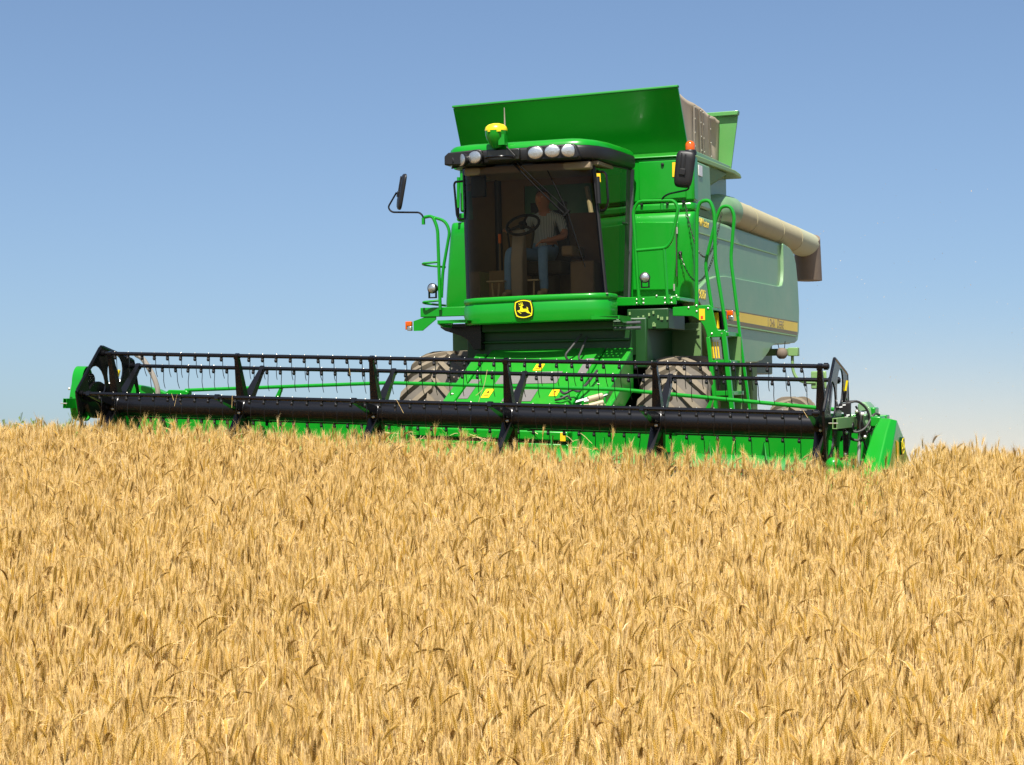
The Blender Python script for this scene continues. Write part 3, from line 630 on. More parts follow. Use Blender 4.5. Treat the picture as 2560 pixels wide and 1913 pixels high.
wheel('front_wheel', -1.34, 3.6, -0.52, 0.93, 0.80, 20)
wheel('rear_wheel', 1.95, 7.8, -0.86, 0.64, 0.50, 15)
wheel('rear_wheel', -1.85, 7.8, -0.82, 0.64, 0.50, 15)

# --- feeder house sloping down to the table
SL = lambda v: -0.17 + 0.52 * (v - 1.9)
mb = MB(); mb.prism([(1.30, SL(1.30) - .02), (1.74, SL(1.74)), (3.25, SL(3.25)), (3.25, SL(3.25) - .7), (1.30, SL(1.30) - .72)], 'u', -0.62, 0.80); feeder = part(mb, 'feeder_house', 'green_paint', bevel=0.015)
mb = MB(); mb.prism([(1.80, SL(1.80) - .0), (2.90, SL(2.90) + .004), (2.90, SL(2.9) - .5), (1.80, SL(1.8) - .5)], 'u', -0.78, -0.635); part(mb, 'feeder_cheek', 'green_paint', feeder, bevel=0.015)
mb = MB(); mb.prism([(1.90, SL(1.90)), (2.97, SL(2.97) + .004), (2.97, SL(2.97) - .5), (1.90, SL(1.9) - .5)], 'u', 0.815, 1.14); part(mb, 'feeder_cheek', 'green_paint', feeder, bevel=0.015)
def on_slope(parent, pts, mat, name, th=.004):
    return decal(parent, [(u, v, SL(v) + .003) for u, v in pts], mat, name, th)
for nm, m_, pts_ in (('grip_strip', 'grip_tape', [(-.60, 1.88), (-.485, 1.88), (-.485, 2.30), (-.60, 2.30)]), ('grip_strip', 'grip_tape', [(-.27, 2.19), (.47, 2.19), (.46, 2.45), (-.27, 2.44)]),
                     ('grip_strip', 'grip_tape', [(-.05, 1.81), (.30, 1.81), (.30, 2.06), (-.05, 2.06)]), ('grip_strip', 'grip_tape', [(.65, 2.38), (.755, 2.38), (.755, 2.73), (.65, 2.73)]),
                     ('warning_sticker', 'yellow_decal', [(-.33, 1.896), (-.235, 1.896), (-.235, 2.082), (-.335, 2.082)]), ('warning_sticker', 'yellow_decal', [(.083, 2.48), (.185, 2.48), (.182, 2.622), (.08, 2.622)]),
                     ('warning_sticker', 'yellow_decal', [(.475, 1.915), (.567, 1.915), (.567, 2.05), (.475, 2.05)])):
    o, q, n = on_slope(feeder, pts_, m_, nm)
    if m_ == 'yellow_decal':
        c = sum(q, Vector()) / 4; e = (q[1] - q[0]) * .3; g = (q[3] - q[0]) * .3
        decal(feeder, [c - e - g * .9, c + e - g * .9, c + e - g * .6, c - e - g * .6], 'red_print', 'sticker_print', .0065)
        decal(feeder, [c - e * .6 + g * .1, c + e * .6 + g * .1, c + e * .2 + g * .8, c - e * .2 + g * .8], 'badge_black', 'sticker_print', .0065)
bolts(feeder, [(-.71, v, SL(v) + .003) for v in (1.98, 2.45)] + [(.98, 2.15, SL(2.15) + .003), (.70, 2.10, SL(2.1))], RX(-27), s=1.4)
# clutter at the foot of the feeder: hoses, white tag, coupler block
part(MB().tube(fillet([(.62, 1.90, -.10), (.70, 1.80, -.14), (.78, 1.86, -.08), (.86, 1.80, -.12), (.92, 1.95, -.02), (.95, 2.2, .12)], .05), .016, 7).tube(fillet([(.60, 1.78, -.20), (.68, 1.74, -.19), (.74, 1.80, -.15), (.80, 1.72, -.2)], .04), .014, 7), 'hydraulic_hose', 'black_rubber', feeder)
decal(feeder, [(.86, 1.70, -.235), (1.06, 1.86, -.17), (1.06, 1.90, -.145), (.86, 1.74, -.215)], 'white_plate', 'white_tag', .006)
part(MB().cyl((1.02, 1.66, -.20), (1.16, 1.75, -.16), .035).cyl((1.05, 1.6, -.27), (1.2, 1.66, -.23), .03).box(.98, 1.2, 1.62, 1.8, -.34, -.25), 'coupler_block', 'pedal_tan', feeder, bevel=.006)
part(MB().tube([(.98, 1.64, -.22), (1.1, 1.70, -.19), (1.2, 1.78, -.15)], .018, 8), 'coupler_pipe', 'steel', feeder)
part(MB().prism([(1.60, -.32), (2.10, -.075), (2.10, -.19), (1.72, -.36)], 'u', 1.19, 1.27), 'rail_bracket', 'green_paint', feeder, bevel=.01)
# underside behind and above the feeder; its shade is put into the green
mb = MB(); mb.box(-0.78, 1.12, 2.98, 3.15, 0.30, 0.72).box(-0.70, 1.05, 2.88, 2.98, 0.60, 0.70).box(-.74, 1.1, 2.93, 2.98, .47, .50); und = part(mb, 'cab_mount', 'green_shaded', bevel=.01)
mb = MB(); mb.prism([(-1.22, .71), (-1.22, .67), (-1.16, .63), (-1.06, .60), (-.96, .565), (-.88, .52), (-.83, .465), (-.80, .40), (-.70, .40), (-.70, .71)], 'v', 2.86, 3.3); part(mb, 'under_shield', 'black_steel', und, bevel=.006)
part(MB().tube(fillet([(.55, 2.86, .55), (.50, 2.7, .42), (.42, 2.62, .30), (.48, 2.66, .22), (.66, 2.66, .24)], .1), .014, 7).tube(fillet([(.62, 2.86, .52), (.60, 2.7, .36), (.57, 2.64, .25), (.7, 2.68, .24)], .1), .012, 7), 'hydraulic_hose', 'black_rubber', und)
part(MB().tube([(.98, 2.75, .60), (1.30, 2.75, .605)], .02, 8).tube([(.98, 2.75, .66), (1.30, 2.75, .665)], .02, 8), 'steel_pipe', 'seal_grey', und)
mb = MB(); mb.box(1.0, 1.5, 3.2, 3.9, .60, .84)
part(mb, 'platform_frame', 'green_shaded', und, bevel=.01)
q = random.Random(3); mb = MB()
for k in range(14): mb.box(*(lambda x, z: (x, x + .02, 3.185, 3.2, z, z + .035))(1.02 + q.random() * .46, .62 + q.random() * .18))
part(mb, 'frame_slots', 'green_shelf', und)

# --- platforms, rails and lamps beside the cab
def work_lamp(parent, u, v, w, yaw=0, r=.062):
    M = BODY @ T(u, v, w) @ RZ(yaw) @ RX(90)
    o = part(MB().lathe([(.02, -.09), (r * .7, -.07), (r, -.02), (r * 1.02, .012), (r * .9, .016)], (0, 0, 0), 'w', 20), 'work_lamp', 'black_plastic', parent, fr=M)
    part(MB().lathe([(r * .92, .010), (r * .75, .022), (r * .4, .03), (.001, .032)], (0, 0, 0), 'w', 20), 'lens', 'lens_clear', parent, fr=M)
    part(MB().box(u - .05, u - .04, v - .01, v + .03, w - .11, w).box(u + .04, u + .05, v - .01, v + .03, w - .11, w).box(u - .05, u + .05, v - .01, v + .03, w - .12, w - .105), 'lamp_bracket', 'black_steel', parent)
plat = part(MB().box(.76, 1.565, 3.30, 3.335, .885, .985).box(.80, 1.60, 3.335, 4.05, .93, .975), 'side_platform', 'green_paint', bevel=.008)
bolts(plat, [(1.09, 3.30, .955), (1.17, 3.30, .955), (1.09, 3.30, .91), (1.17, 3.30, .91), (1.43, 3.30, .96), (1.51, 3.30, .96), (1.43, 3.30, .905), (1.51, 3.30, .905), (1.33, 3.30, .99), (1.57, 3.30, .985), (.79, 3.29, .985)])
part(MB().tube(fillet(uw(3.27, [(1.128, .90), (1.069, 1.99), (1.131, 2.10), (1.565, 2.088), (1.616, 2.0), (1.533, 1.628), (1.466, 1.542), (1.10, 1.525)]), .09), .0205, 10), 'hand_rail', 'green_paint', plat)
part(MB().tube(uw(3.27, [(1.471, .90), (1.437, 1.535)]), .017, 9).box(1.455, 1.50, 3.26, 3.30, .89, 1.0).box(1.105, 1.15, 3.26, 3.30, .89, 1.0), 'rail_post', 'green_paint', plat)
work_lamp(plat, 1.204, 3.26, 1.205, 8)
lplat = part(MB().box(-1.67, -1.07, 3.30, 3.335, .82, .935).box(-1.66, -.86, 3.335, 4.05, .88, .925), 'side_platform', 'green_paint', bevel=.008)
part(MB().tube(fillet(uw(3.27, [(-1.391, .90), (-1.413, 1.90), (-1.48, 2.05), (-1.585, 2.035)]), .08), .0205, 10), 'hand_rail', 'green_paint', lplat)
part(MB().tube(fillet(uw(3.30, [(-1.52, 2.045), (-1.327, 1.985), (-1.264, 1.86), (-1.363, 1.38), (-1.385, 1.05)]), .1), .019, 10), 'hand_rail', 'green_paint', lplat)
for w in (1.46, .99): part(MB().tube(fillet([(-1.405, 3.27, w + .025), (-1.60, 3.22, w + .01), (-1.62, 3.3, w), (-1.60, 3.42, w - .005), (-1.39, 3.45, w - .03)], .05), .014, 8), 'step_hoop', 'green_paint', lplat)
work_lamp(lplat, -1.489, 3.26, 1.165, -10)
mb = MB(); mb.prism([(-1.765, .775), (-1.765, .655), (-1.65, .655), (-1.47, .79), (-1.47, .82), (-1.62, .82)], 'v', 3.31, 3.33); part(mb, 'signal_arm', 'green_paint', lplat)
def signal(parent, u, v, w):
    part(MB().box(u - .03, u + .035, v - .05, v, w, w + .06).box(u - .055, u - .025, v - .03, v, w - .04, w + .06), 'turn_signal', 'amber', parent, bevel=.008)
    part(MB().box(u - .022, u + .035, v - .05, v, w - .055, w - .003), 'side_light', 'lens_clear', parent, bevel=.008)
signal(lplat, -1.81, 3.31, .712)
# mirrors
def mirror_obj(parent, M, wd, ht):
    rings = []
    for z, k in ((-.028, .62), (-.02, .86), (-.004, .98), (.012, 1.0), (.02, .96)):
        ring = []
        for j in range(28):
            a = 2 * math.pi * j / 28; e = 0.42; cx, sy = math.cos(a), math.sin(a)
            x = math.copysign(abs(cx) ** e, cx) * wd / 2 * k; y_ = math.copysign(abs(sy) ** e, sy) * ht / 2 * k
            ring.append((x * (1 - .10 * (-y_ / ht * 2 + 1) / 2), z, y_))
        rings.append(ring)
    o = part(MB().loft(rings), 'mirror_housing', 'black_plastic', parent, fr=M, angle=50)
    part(MB().box(-.055, -.04, -.036, -.026, -.02, ht * .42).box(-.01, .008, -.036, -.026, -.02, ht * .40).box(-.05, .02, -.045, -.02, -.07, 0), 'housing_rib', 'black_plastic', parent, fr=M, bevel=.004)
    return o
rm = part(MB().tube(fillet([(1.42, 3.27, 2.03), (1.42, 3.26, 2.12), (1.50, 3.25, 2.165), (1.74, 3.22, 2.195), (1.77, 3.2, 2.225), (1.70, 3.16, 2.40)], .05), .0105, 8), 'mirror_arm', 'black_steel')
part(MB().cyl((1.42, 3.27, 1.99), (1.42, 3.27, 2.06), .022), 'arm_socket', 'green_paint', rm)
mirror_obj(rm, BODY @ T(1.715, 3.19, 2.435) @ RY(8) @ RZ(8), .235, .43)
lm_ = part(MB().tube(fillet([(-1.612, 3.3, 1.99), (-1.614, 3.3, 2.05), (-1.66, 3.3, 2.10), (-2.035, 3.3, 2.12), (-2.085, 3.3, 2.18), (-1.965, 3.3, 2.36)], .06), .0115, 8), 'mirror_arm', 'black_steel')
part(MB().cyl((-1.612, 3.3, 1.95), (-1.612, 3.3, 2.03), .022), 'arm_socket', 'green_paint', lm_)
mirror_obj(lm_, BODY @ T(-1.90, 3.30, 2.365) @ RY(11) @ RZ(-56), .25, .45)
# amber beacon
bc = part(MB().lathe([(.075, 0), (.078, .035), (.066, .06)], (1.53, 4.14, 2.715), 'w', 20).cyl((1.53, 4.2, 2.62), (1.53, 4.15, 2.72), .02), 'beacon_base', 'black_plastic')
part(MB().lathe([(.058, .0), (.061, .045), (.058, .075), (.044, .10), (.022, .113), (.001, .117)], (1.53, 4.14, 2.772), 'w', 22), 'beacon_dome', 'amber', bc, angle=60)

# --- ladder on the left side
poly = [(1.571, .845), (2.005, .862), (2.035, .83), (2.085, .60), (2.105, .572), (2.178, .568), (2.178, .49), (1.973, .488), (1.958, .56), (1.935, .62), (1.90, .67), (1.847, .712), (1.80, .735), (1.569, .745)]
ladder = part(MB().prism(poly, 'v', 3.13, 3.155).box(1.575, 2.02, 3.155, 3.72, .80, .835), 'ladder_frame', 'green_paint', bevel=.006)
bolts(ladder, [(1.76, 3.13, .835), (1.855, 3.13, .855), (1.855, 3.13, .79), (1.99, 3.13, .82), (2.03, 3.13, .53), (2.15, 3.13, .53)])
o, q_, n_ = decal(ladder, [(1.885, 3.128, .69), (1.952, 3.128, .687), (1.952, 3.128, .815), (1.885, 3.128, .818)], 'yellow_decal', 'warning_sticker')
decal(ladder, [(1.905, 3.126, .705), (1.93, 3.126, .705), (1.93, 3.126, .735), (1.905, 3.126, .735)], 'red_print', 'sticker_print', .005)
decal(ladder, [(1.965, 3.5, .60), (2.03, 3.5, .60), (2.015, 3.5, .785), (1.95, 3.5, .785)], 'yellow_decal', 'warning_sticker')
part(MB().box(1.90, 2.10, 3.52, 3.56, .50, .80), 'back_plate', 'black_steel', ladder)
def stringer(name, a, b, v, wd=.022, dp=.03):
    (u0, w0), (u1, w1) = a, b
    mb = MB(); mb.hexa([(u0 - wd, v - dp, w0), (u0 + wd, v - dp, w0), (u0 + wd, v + dp, w0), (u0 - wd, v + dp, w0), (u1 - wd, v - dp, w1), (u1 + wd, v - dp, w1), (u1 + wd, v + dp, w1), (u1 - wd, v + dp, w1)])
    return part(mb, name, 'green_paint', ladder, bevel=.005)
stringer('ladder_rail', (2.066, -.36), (1.985, .49), 3.15); stringer('ladder_rail', (2.255, -.36), (2.165, .57), 3.15, .026); stringer('ladder_rail', (2.337, -.36), (2.205, .75), 3.65, .016, .016)
part(MB().box(2.0, 2.25, 3.60, 3.63, -.5, .5), 'ladder_back', 'green_old', ladder)
for u, w in ((2.10, .525), (2.125, .205), (2.15, -.15), (2.17, -.48)):
    part(MB().box(u - .11, u + .10, 3.14, 3.17, w - .03, w + .025).box(u + .055, u + .115, 3.17, 3.66, w - .025, w + .02).box(u - .10, u + .055, 3.17, 3.64, w - .005, w + .012), 'ladder_step', 'green_paint', ladder, bevel=.004)
o, q_, n_ = decal(ladder, [(2.035, 3.20, .24), (2.135, 3.20, .235), (2.115, 3.20, .46), (2.015, 3.20, .465)], 'steel', 'instruction_plate')
for k in range(3): decal(ladder, [(2.03 + .03 * k, 3.197, .25), (2.045 + .03 * k, 3.197, .25), (2.025 + .03 * k, 3.197, .44), (2.01 + .03 * k, 3.197, .44)], 'yellow_decal', 'plate_print', .004)
part(MB().tube(fillet(uw(3.27, [(1.815, .80), (1.837, 1.93), (1.87, 2.06), (1.99, 2.075), (2.043, 1.93), (2.048, 1.368), (2.142, .739), (2.165, .56)]), .10, 5), .0215, 10), 'hand_rail', 'green_paint', ladder)
part(MB().tube(fillet(uw(3.65, [(1.905, .82), (1.825, 1.36), (1.968, 1.90), (2.03, 2.03), (2.135, 2.03), (2.185, 1.92), (2.134, 1.412), (2.209, .749)]), .10, 5), .0205, 10), 'hand_rail', 'green_paint', ladder)
signal(ladder, 2.09, 3.8, .755)
# safety chains
def chain(name, a, b, sag, n=46):
    a, b = Vector(a), Vector(b); mb = MB(); P = []
    for i in range(n + 1):
        t = i / n; p = a.lerp(b, t); p.z -= sag * 4 * t * (1 - t); P.append(p)
    for i in range(n):
        c = (P[i] + P[i + 1]) / 2; d = (P[i + 1] - P[i]); L = d.length * .72; d.normalize()
        s1 = d.cross(Vector((0, 1, 0)) if i % 2 else Vector((.5, .5, .7))).normalized()
        ring = [c + d * L * math.cos(x) + s1 * .009 * math.sin(x) for x in [2 * math.pi * j / 8 for j in range(8)]]
        mb.tube(ring, .0035, 4, closed=True)
    return part(mb, name, 'chain_steel')
chain('safety_chain', (1.50, 3.98, 2.13), (2.04, 3.62, 1.95), .58)
chain('safety_chain', (1.43, 3.97, 1.53), (1.985, 3.62, 1.62), .40, 40)

# --- cab: floor, posts, back wall
def glass_pt(s_, t, off=0.0):
    l = -0.862 + (-0.905 + 0.862) * t; r = 0.85 + (0.70 - 0.85) * t
    return (l + (r - l) * (s_ + 1) / 2, 2.60 + 0.10 * s_ * s_ + 0.14 * s_ ** 6 + 0.03 * t - off, 1.0 + 1.55 * t)
cab = part(MB().box(-.80, .80, 2.95, 3.92, .96, 1.015).prism([(-.72, 2.72), (.78, 2.72), (.80, 2.95), (-.80, 2.95)], 'w', .962, 1.012), 'cab', 'interior')
def post(name, a, b, r, mat='black_plastic'): return part(MB().tube([a, b], r, 10), name, mat, cab)
post('cab_post', glass_pt(1.0, 0, -.03), glass_pt(1.0, 1, -.03), .026); post('cab_post', glass_pt(-1.0, 0, -.03), glass_pt(-1.0, 1, -.03), .022)
part(MB().hexa([(.72, 3.72, .98), (.80, 3.72, .98), (.80, 3.90, .98), (.72, 3.90, .98), (.77, 3.72, 2.56), (.86, 3.72, 2.56), (.86, 3.90, 2.56), (.77, 3.90, 2.56)]), 'rear_post', 'black_rubber', cab, bevel=.03, seg=3)
part(MB().tube([(.765, 3.955, .98), (.84, 3.955, 2.56)], .045, 12), 'post_seal', 'seal_grey', cab)
part(MB().hexa([(-.90, 3.88, .98), (-.80, 3.88, .98), (-.80, 3.99, .98), (-.90, 3.99, .98), (-.92, 3.88, 2.58), (-.82, 3.88, 2.58), (-.82, 3.99, 2.58), (-.92, 3.99, 2.58)]), 'rear_post', 'black_rubber', cab, bevel=.03, seg=3)
part(MB().plate([[(-.84, 1.0), (.76, 1.0), (.80, 2.54), (-.86, 2.54)], [(-.52, 2.06), (-.52, 2.42), (.42, 2.42), (.42, 2.06)]], 'v', 3.90, 3.94), 'cab_back_wall', 'interior', cab)
part(MB().box(-.84, .80, 2.80, 3.9, 2.50, 2.54), 'headliner', 'headliner', cab)
part(MB().box(-.82, .74, 2.68, 2.80, 2.44, 2.53), 'sun_blind', 'headliner', cab, bevel=.02)
rows, cols = 10, 33
mb = MB(); mb.add([glass_pt(-1 + 2 * j / (cols - 1), i / (rows - 1)) for i in range(rows) for j in range(cols)], [(i * cols + j, i * cols + j + 1, (i + 1) * cols + j + 1, (i + 1) * cols + j) for i in range(rows - 1) for j in range(cols - 1)])
face_out(part(mb, 'windscreen', 'windscreen_glass', cab, angle=80), (0, -1, 0))
A = Vector(glass_pt(1, 0)); B = Vector(glass_pt(1, 1))
mb = MB(); mb.add([(A.x + .01, A.y + .05, 1.0), (.80, 3.71, 1.0), (.862, 3.71, 2.54), (B.x + .01, B.y + .05, 2.54)], [(0, 1, 2, 3)]); face_out(part(mb, 'door_window', 'door_glass', cab), (1, 0, 0))
mb = MB(); mb.tube([(A.x + .012, A.y + .06, 1.0), (.802, 3.72, 1.0)], .014, 6).tube([(B.x + .012, B.y + .06, 2.54), (.862, 3.72, 2.54)], .012, 6); part(mb, 'door_frame', 'black_rubber', cab)
A = Vector(glass_pt(-1, 0)); B = Vector(glass_pt(-1, 1))
mb = MB(); mb.add([(A.x - .01, A.y + .05, 1.0), (-.85, 3.87, 1.0), (-.87, 3.87, 2.54), (B.x - .01, B.y + .05, 2.54)], [(0, 1, 2, 3)]); face_out(part(mb, 'side_window', 'windscreen_glass', cab), (-1, 0, 0))
part(MB().box(.80, .845, 3.50, 3.62, 1.86, 1.90).cyl((.83, 3.52, 1.88), (.85, 3.74, 1.885), .018), 'door_handle', 'black_plastic', cab, bevel=.006)
part(MB().tube(fillet([(.77, 2.88, 2.42), (.84, 2.86, 2.42), (.885, 2.84, 2.38), (.905, 2.84, 2.06), (.86, 2.86, 1.97), (.80, 2.88, 1.97)], .05), .015, 8), 'grab_handle', 'black_steel', cab)
part(MB().tube(fillet([(-.88, 2.9, 2.405), (-1.02, 2.9, 2.40), (-1.035, 2.9, 2.37), (-1.005, 2.9, 2.0), (-.98, 2.9, 1.955), (-.87, 2.9, 1.955)], .05), .014, 8), 'grab_handle', 'black_steel', cab)
part(MB().box(.80, .825, 2.90, 2.96, 1.20, 1.36).tube([(.83, 2.9, 1.05), (.83, 2.9, 1.4)], .01, 6), 'door_hinge', 'black_steel', cab, bevel=.004)
part(MB().tube([(.79, 2.84, 2.05), (.775, 2.84, 2.36)], .028, 8), 'side_lamp', 'black_plastic', cab)
decal(cab, [(.775, 2.84, 2.30), (.81, 2.86, 2.30), (.805, 2.86, 2.40), (.765, 2.84, 2.40)], 'yellow_decal', 'warning_sticker')
# wiper
def gp(u, w, off=.03):
    t = (w - 1.0) / 1.55; l = -0.862 - 0.043 * t; r = 0.85 - 0.15 * t; return glass_pt(2 * (u - l) / (r - l) - 1, t, off)
wp_ = MB(); wp_.tube([gp(-.175, 2.55, .05), gp(.10, 2.27, .05), gp(.438, 1.93, .035)], .010, 6).tube([gp(-.12, 2.55, .05), gp(.2, 2.24, .05), gp(.49, 1.955, .035)], .008, 6).cyl(gp(.43, 1.90, .03), gp(.50, 1.97, .03), .012)
wiper = part(wp_, 'wiper', 'black_matt', cab)
part(MB().tube([gp(.246, 2.437), gp(.36, 2.2), gp(.478, 1.94), gp(.57, 1.63), gp(.667, 1.311)], [.005, .009, .011, .009, .005], 6), 'wiper_blade', 'black_matt', cab)

# --- bumper under the windscreen
def bow(u): return 2.535 + 0.11 * ((u - .05) / .85) ** 2
outl = []
us = [-.80 + 1.70 * k / 16 for k in range(17)]
outl = [(-.86, 3.0), (-.858, 2.80), (-.845, 2.72)] + [(u, bow(u)) for u in us[1:-1]] + [(.925, 2.72), (.938, 2.80), (.94, 3.0)]
prof_ = [(.69, -.05), (.692, -.014), (.70, -.002), (.71, .0), (.80, .006), (.895, .006), (.912, -.002), (.928, -.006), (.936, .002), (.95, .010), (.985, .010), (.998, .002), (1.004, -.02)]
rings = []
for w, off in prof_:
    ring = []
    for i, (u, v) in enumerate(outl):
        a = Vector(outl[max(i - 1, 0)]); b = Vector(outl[min(i + 1, len(outl) - 1)]); d = (b - a).normalized(); nrm = Vector((d.y, -d.x)); ring.append((u + nrm.x * off, v + nrm.y * off, w + .012 * (u - .05)))
    rings.append(ring)
bumper = part(MB().loft(rings, wrap=False).box(-.84, .92, 2.75, 2.98, .70, .99), 'bumper', 'green_paint', angle=50)
part(MB().lathe([(.016, 0), (.016, .006), (.006, .012)], (.92, 2.70, 1.0), 'w', 10), 'bolt', 'zinc', bumper)
DEER = [(565, 610), (600, 640), (665, 650), (655, 700), (640, 780), (632, 850), (540, 865), (440, 888), (450, 930), (520, 990), (690, 1112), (718, 1085), (545, 950), (640, 955), (780, 990), (900, 972), (1030, 970), (1130, 1050), (1220, 1085), (1330, 1105), (1400, 1175), (1455, 1150), (1385, 1080), (1285, 1020), (1240, 940), (1200, 820), (1215, 760), (1190, 715), (1115, 650), (1100, 685), (1135, 775), (1000, 780), (870, 780), (815, 745), (795, 650), (800, 590), (870, 560), (905, 505), (828, 530), (820, 480), (825, 400), (762, 312), (745, 332), (790, 405), (778, 458), (740, 450), (722, 400), (650, 352), (640, 372), (690, 425), (692, 458), (615, 455), (548, 402), (532, 420), (585, 480), (528, 505), (540, 525), (640, 500), (740, 478), (745, 520), (690, 560), (620, 585)]
RIM = [(290, 330), (500, 240), (700, 195), (880, 180), (1060, 195), (1240, 235), (1400, 300), (1450, 440), (1500, 640), (1522, 850), (1505, 1050), (1465, 1240), (1280, 1320), (1080, 1370), (890, 1390), (700, 1375), (520, 1335), (370, 1265), (300, 1080), (250, 880), (238, 680), (258, 480)]
def emblem(parent, M, s):
    c = (880, 785)
    def P(pts, k=1.0): return [((x - c[0]) * s * k, -(y_ - c[1]) * s * k) for x, y_ in pts]
    o = part(MB().prism(P(RIM, 1.10), 'v', -.012, 0), 'emblem_plate', 'badge_black', parent, fr=M, bevel=.002)
    part(MB().plate([P(RIM), P(RIM, .885)[::-1]], 'v', -.016, -.0122), 'emblem_rim', 'deer_yellow', parent, fr=M)
    part(MB().plate([P(DEER)], 'v', -.0165, -.0122), 'leaping_deer', 'deer_yellow', parent, fr=M)
emblem(bumper, BODY @ T(-.03, 2.522, .848) @ RX(2), .000172)
for sgn, a, b in ((1, .80, 1.13), (-1, -1.08, -.73)):
    holes = []
    for r_ in range(4):
        for c_ in range(5):
            x, y_ = a + .045 + c_ * .058 + (.02 if r_ % 2 else 0), 2.53 + r_ * .07; holes.append([(x - .014, y_), (x, y_ + .016), (x + .014, y_), (x, y_ - .016)])
    mb = MB(); mb.plate([[(a, 2.48), (b, 2.46), (b, 2.82), (a, 2.82)]] + holes, 'w', .735, .742)
    e = b if sgn > 0 else a
    mb.prism([(2.46, .742), (2.46, .70), (2.6, .665), (2.9, .665), (2.9, .742)], 'u', e - .008, e + .008)
    mb.box(a, b, 2.475, 2.487, .705, .742)
    part(mb, 'bumper_step', 'green_paint', bumper)

# --- roof with the light bar
ROOF = [(-1.03, 3.90), (-1.035, 3.2), (-1.03, 2.80), (-1.005, 2.68), (-.93, 2.60), (-.80, 2.565), (-.4, 2.535), (.1, 2.53), (.50, 2.55), (.64, 2.575), (.74, 2.64), (.82, 2.78), (.885, 3.05), (.905, 3.4), (.91, 3.90)]
def ring_off(off, w, dome=0.0):
    c = (-.05, 3.3); out = []
    for u, v in ROOF:
        d = Vector((c[0] - u, c[1] - v)); L = d.length; d /= L
        out.append((u + d.x * off, v + d.y * off, w + .02 * (u + .05) * 0 + dome))
    return out
roof = part(MB().loft([ring_off(.045, 2.552), ring_off(.012, 2.565), ring_off(0, 2.60), ring_off(0, 2.675), ring_off(.010, 2.702), ring_off(.03, 2.715)]), 'cab_roof', 'black_plastic', angle=40)
part(MB().loft([ring_off(.015, 2.709), ring_off(.022, 2.745), ring_off(.06, 2.78), ring_off(.20, 2.805), ring_off(.45, 2.82), ring_off(.62, 2.825)]), 'roof_cap', 'green_paint', roof, angle=60)
part(MB().prism([(-1.0, 2.555), (-.55, 2.535), (-.52, 2.545), (-.52, 2.70), (-.56, 2.72), (-.95, 2.70), (-1.0, 2.66)], 'v', 2.515, 2.72), 'light_pod', 'black_plastic', roof, bevel=.015)
part(MB().prism([(.03, 2.56), (.05, 2.545), (.64, 2.545), (.67, 2.57), (.63, 2.69), (.60, 2.715), (.06, 2.715), (.03, 2.70)], 'v', 2.505, 2.70), 'light_pod', 'black_plastic', roof, bevel=.015)
part(MB().box(-.45, -.05, 2.495, 2.6, 2.57, 2.70), 'wiper_bay', 'badge_black', roof, bevel=.01)
def roof_light(u, w, yaw, v=2.50):
    M = BODY @ T(u, v, w) @ RZ(yaw) @ RX(90); E_ = Matrix.Diagonal((1.16, .92, 1, 1))
    o = part(MB().lathe([(.05, -.10), (.078, -.05), (.088, -.005), (.090, .012), (.082, .016)], (0, 0, 0), 'w', 24), 'work_light', 'black_plastic', roof, fr=M @ E_)
    part(MB().lathe([(.083, .012), (.070, .019), (.042, .024), (.001, .026)], (0, 0, 0), 'w', 24), 'light_lens', 'lens_clear', roof, fr=M @ E_)
for u, w, yw in ((.148, 2.632, 4), (.352, 2.638, 12), (.55, 2.632, 24)): roof_light(u, w, yw)
for u, w, yw, v in ((-.60, 2.625, -14, 2.50), (-.775, 2.607, -38, 2.53), (-.925, 2.60, -62, 2.60)): roof_light(u, w, yw, v)
# positioning receiver on the front edge of the roof
rec = part(MB().lathe([(.05, -.0), (.08, .04), (.115, .11), (.127, .155), (.129, .20)], (-.335, 2.50, 2.715), 'w', 28).box(-.28, -.205, 2.42, 2.52, 2.74, 2.86), 'receiver_body', 'green_paint', roof, angle=50)
part(MB().lathe([(.131, .196), (.1315, .214), (.121, .244), (.095, .268), (.05, .282), (.001, .286)], (-.335, 2.50, 2.715), 'w', 28), 'receiver_dome', 'yellow_paint', roof, angle=60)
part(MB().box(-.39, -.36, 2.366, 2.378, 2.892, 2.906).box(-.285, -.235, 2.382, 2.396, 2.89, 2.908), 'receiver_label', 'yellow_paint', roof)
part(MB().tube(fillet([(-.45, 2.46, 2.60), (-.42, 2.36, 2.60), (-.2, 2.35, 2.60), (-.12, 2.46, 2.60)], .08), .014, 8).tube([(-.2, 2.48, 2.72), (-.09, 2.46, 2.61)], .008, 6), 'receiver_bracket', 'black_steel', roof)
part(MB().tube([(-.255, 2.58, 2.9), (-.258, 2.58, 2.98), (-.262, 2.58, 3.19)], [.012, .010, .005], 8), 'antenna', 'canvas_seam', roof)

# --- inside the cab
seat = part(MB().box(-.42, .12, 3.42, 3.80, 1.30, 1.46).hexa([(-.42, 3.72, 1.44), (.12, 3.72, 1.44), (.12, 3.82, 1.44), (-.42, 3.82, 1.44), (-.36, 3.80, 2.10), (.06, 3.80, 2.10), (.06, 3.88, 2.10), (-.36, 3.88, 2.10)]).box(-.3, 0, 3.5, 3.75, 1.015, 1.30), 'driver_seat', 'cloth_seat', cab, bevel=.04, seg=3)
part(MB().box(.16, .30, 3.3, 3.8, 1.5, 1.62).box(.20, .50, 3.5, 3.85, 1.015, 1.45), 'side_console', 'interior', cab, bevel=.02)
part(MB().prism([(3.16, 1.015), (3.34, 1.015), (3.34, 1.46), (3.30, 1.82), (3.24, 1.84), (3.15, 1.46)], 'u', -.43, -.28), 'steering_column', 'column_grey', cab, bevel=.02)
WM = BODY @ T(-.30, 3.25, 1.885) @ RX(40)
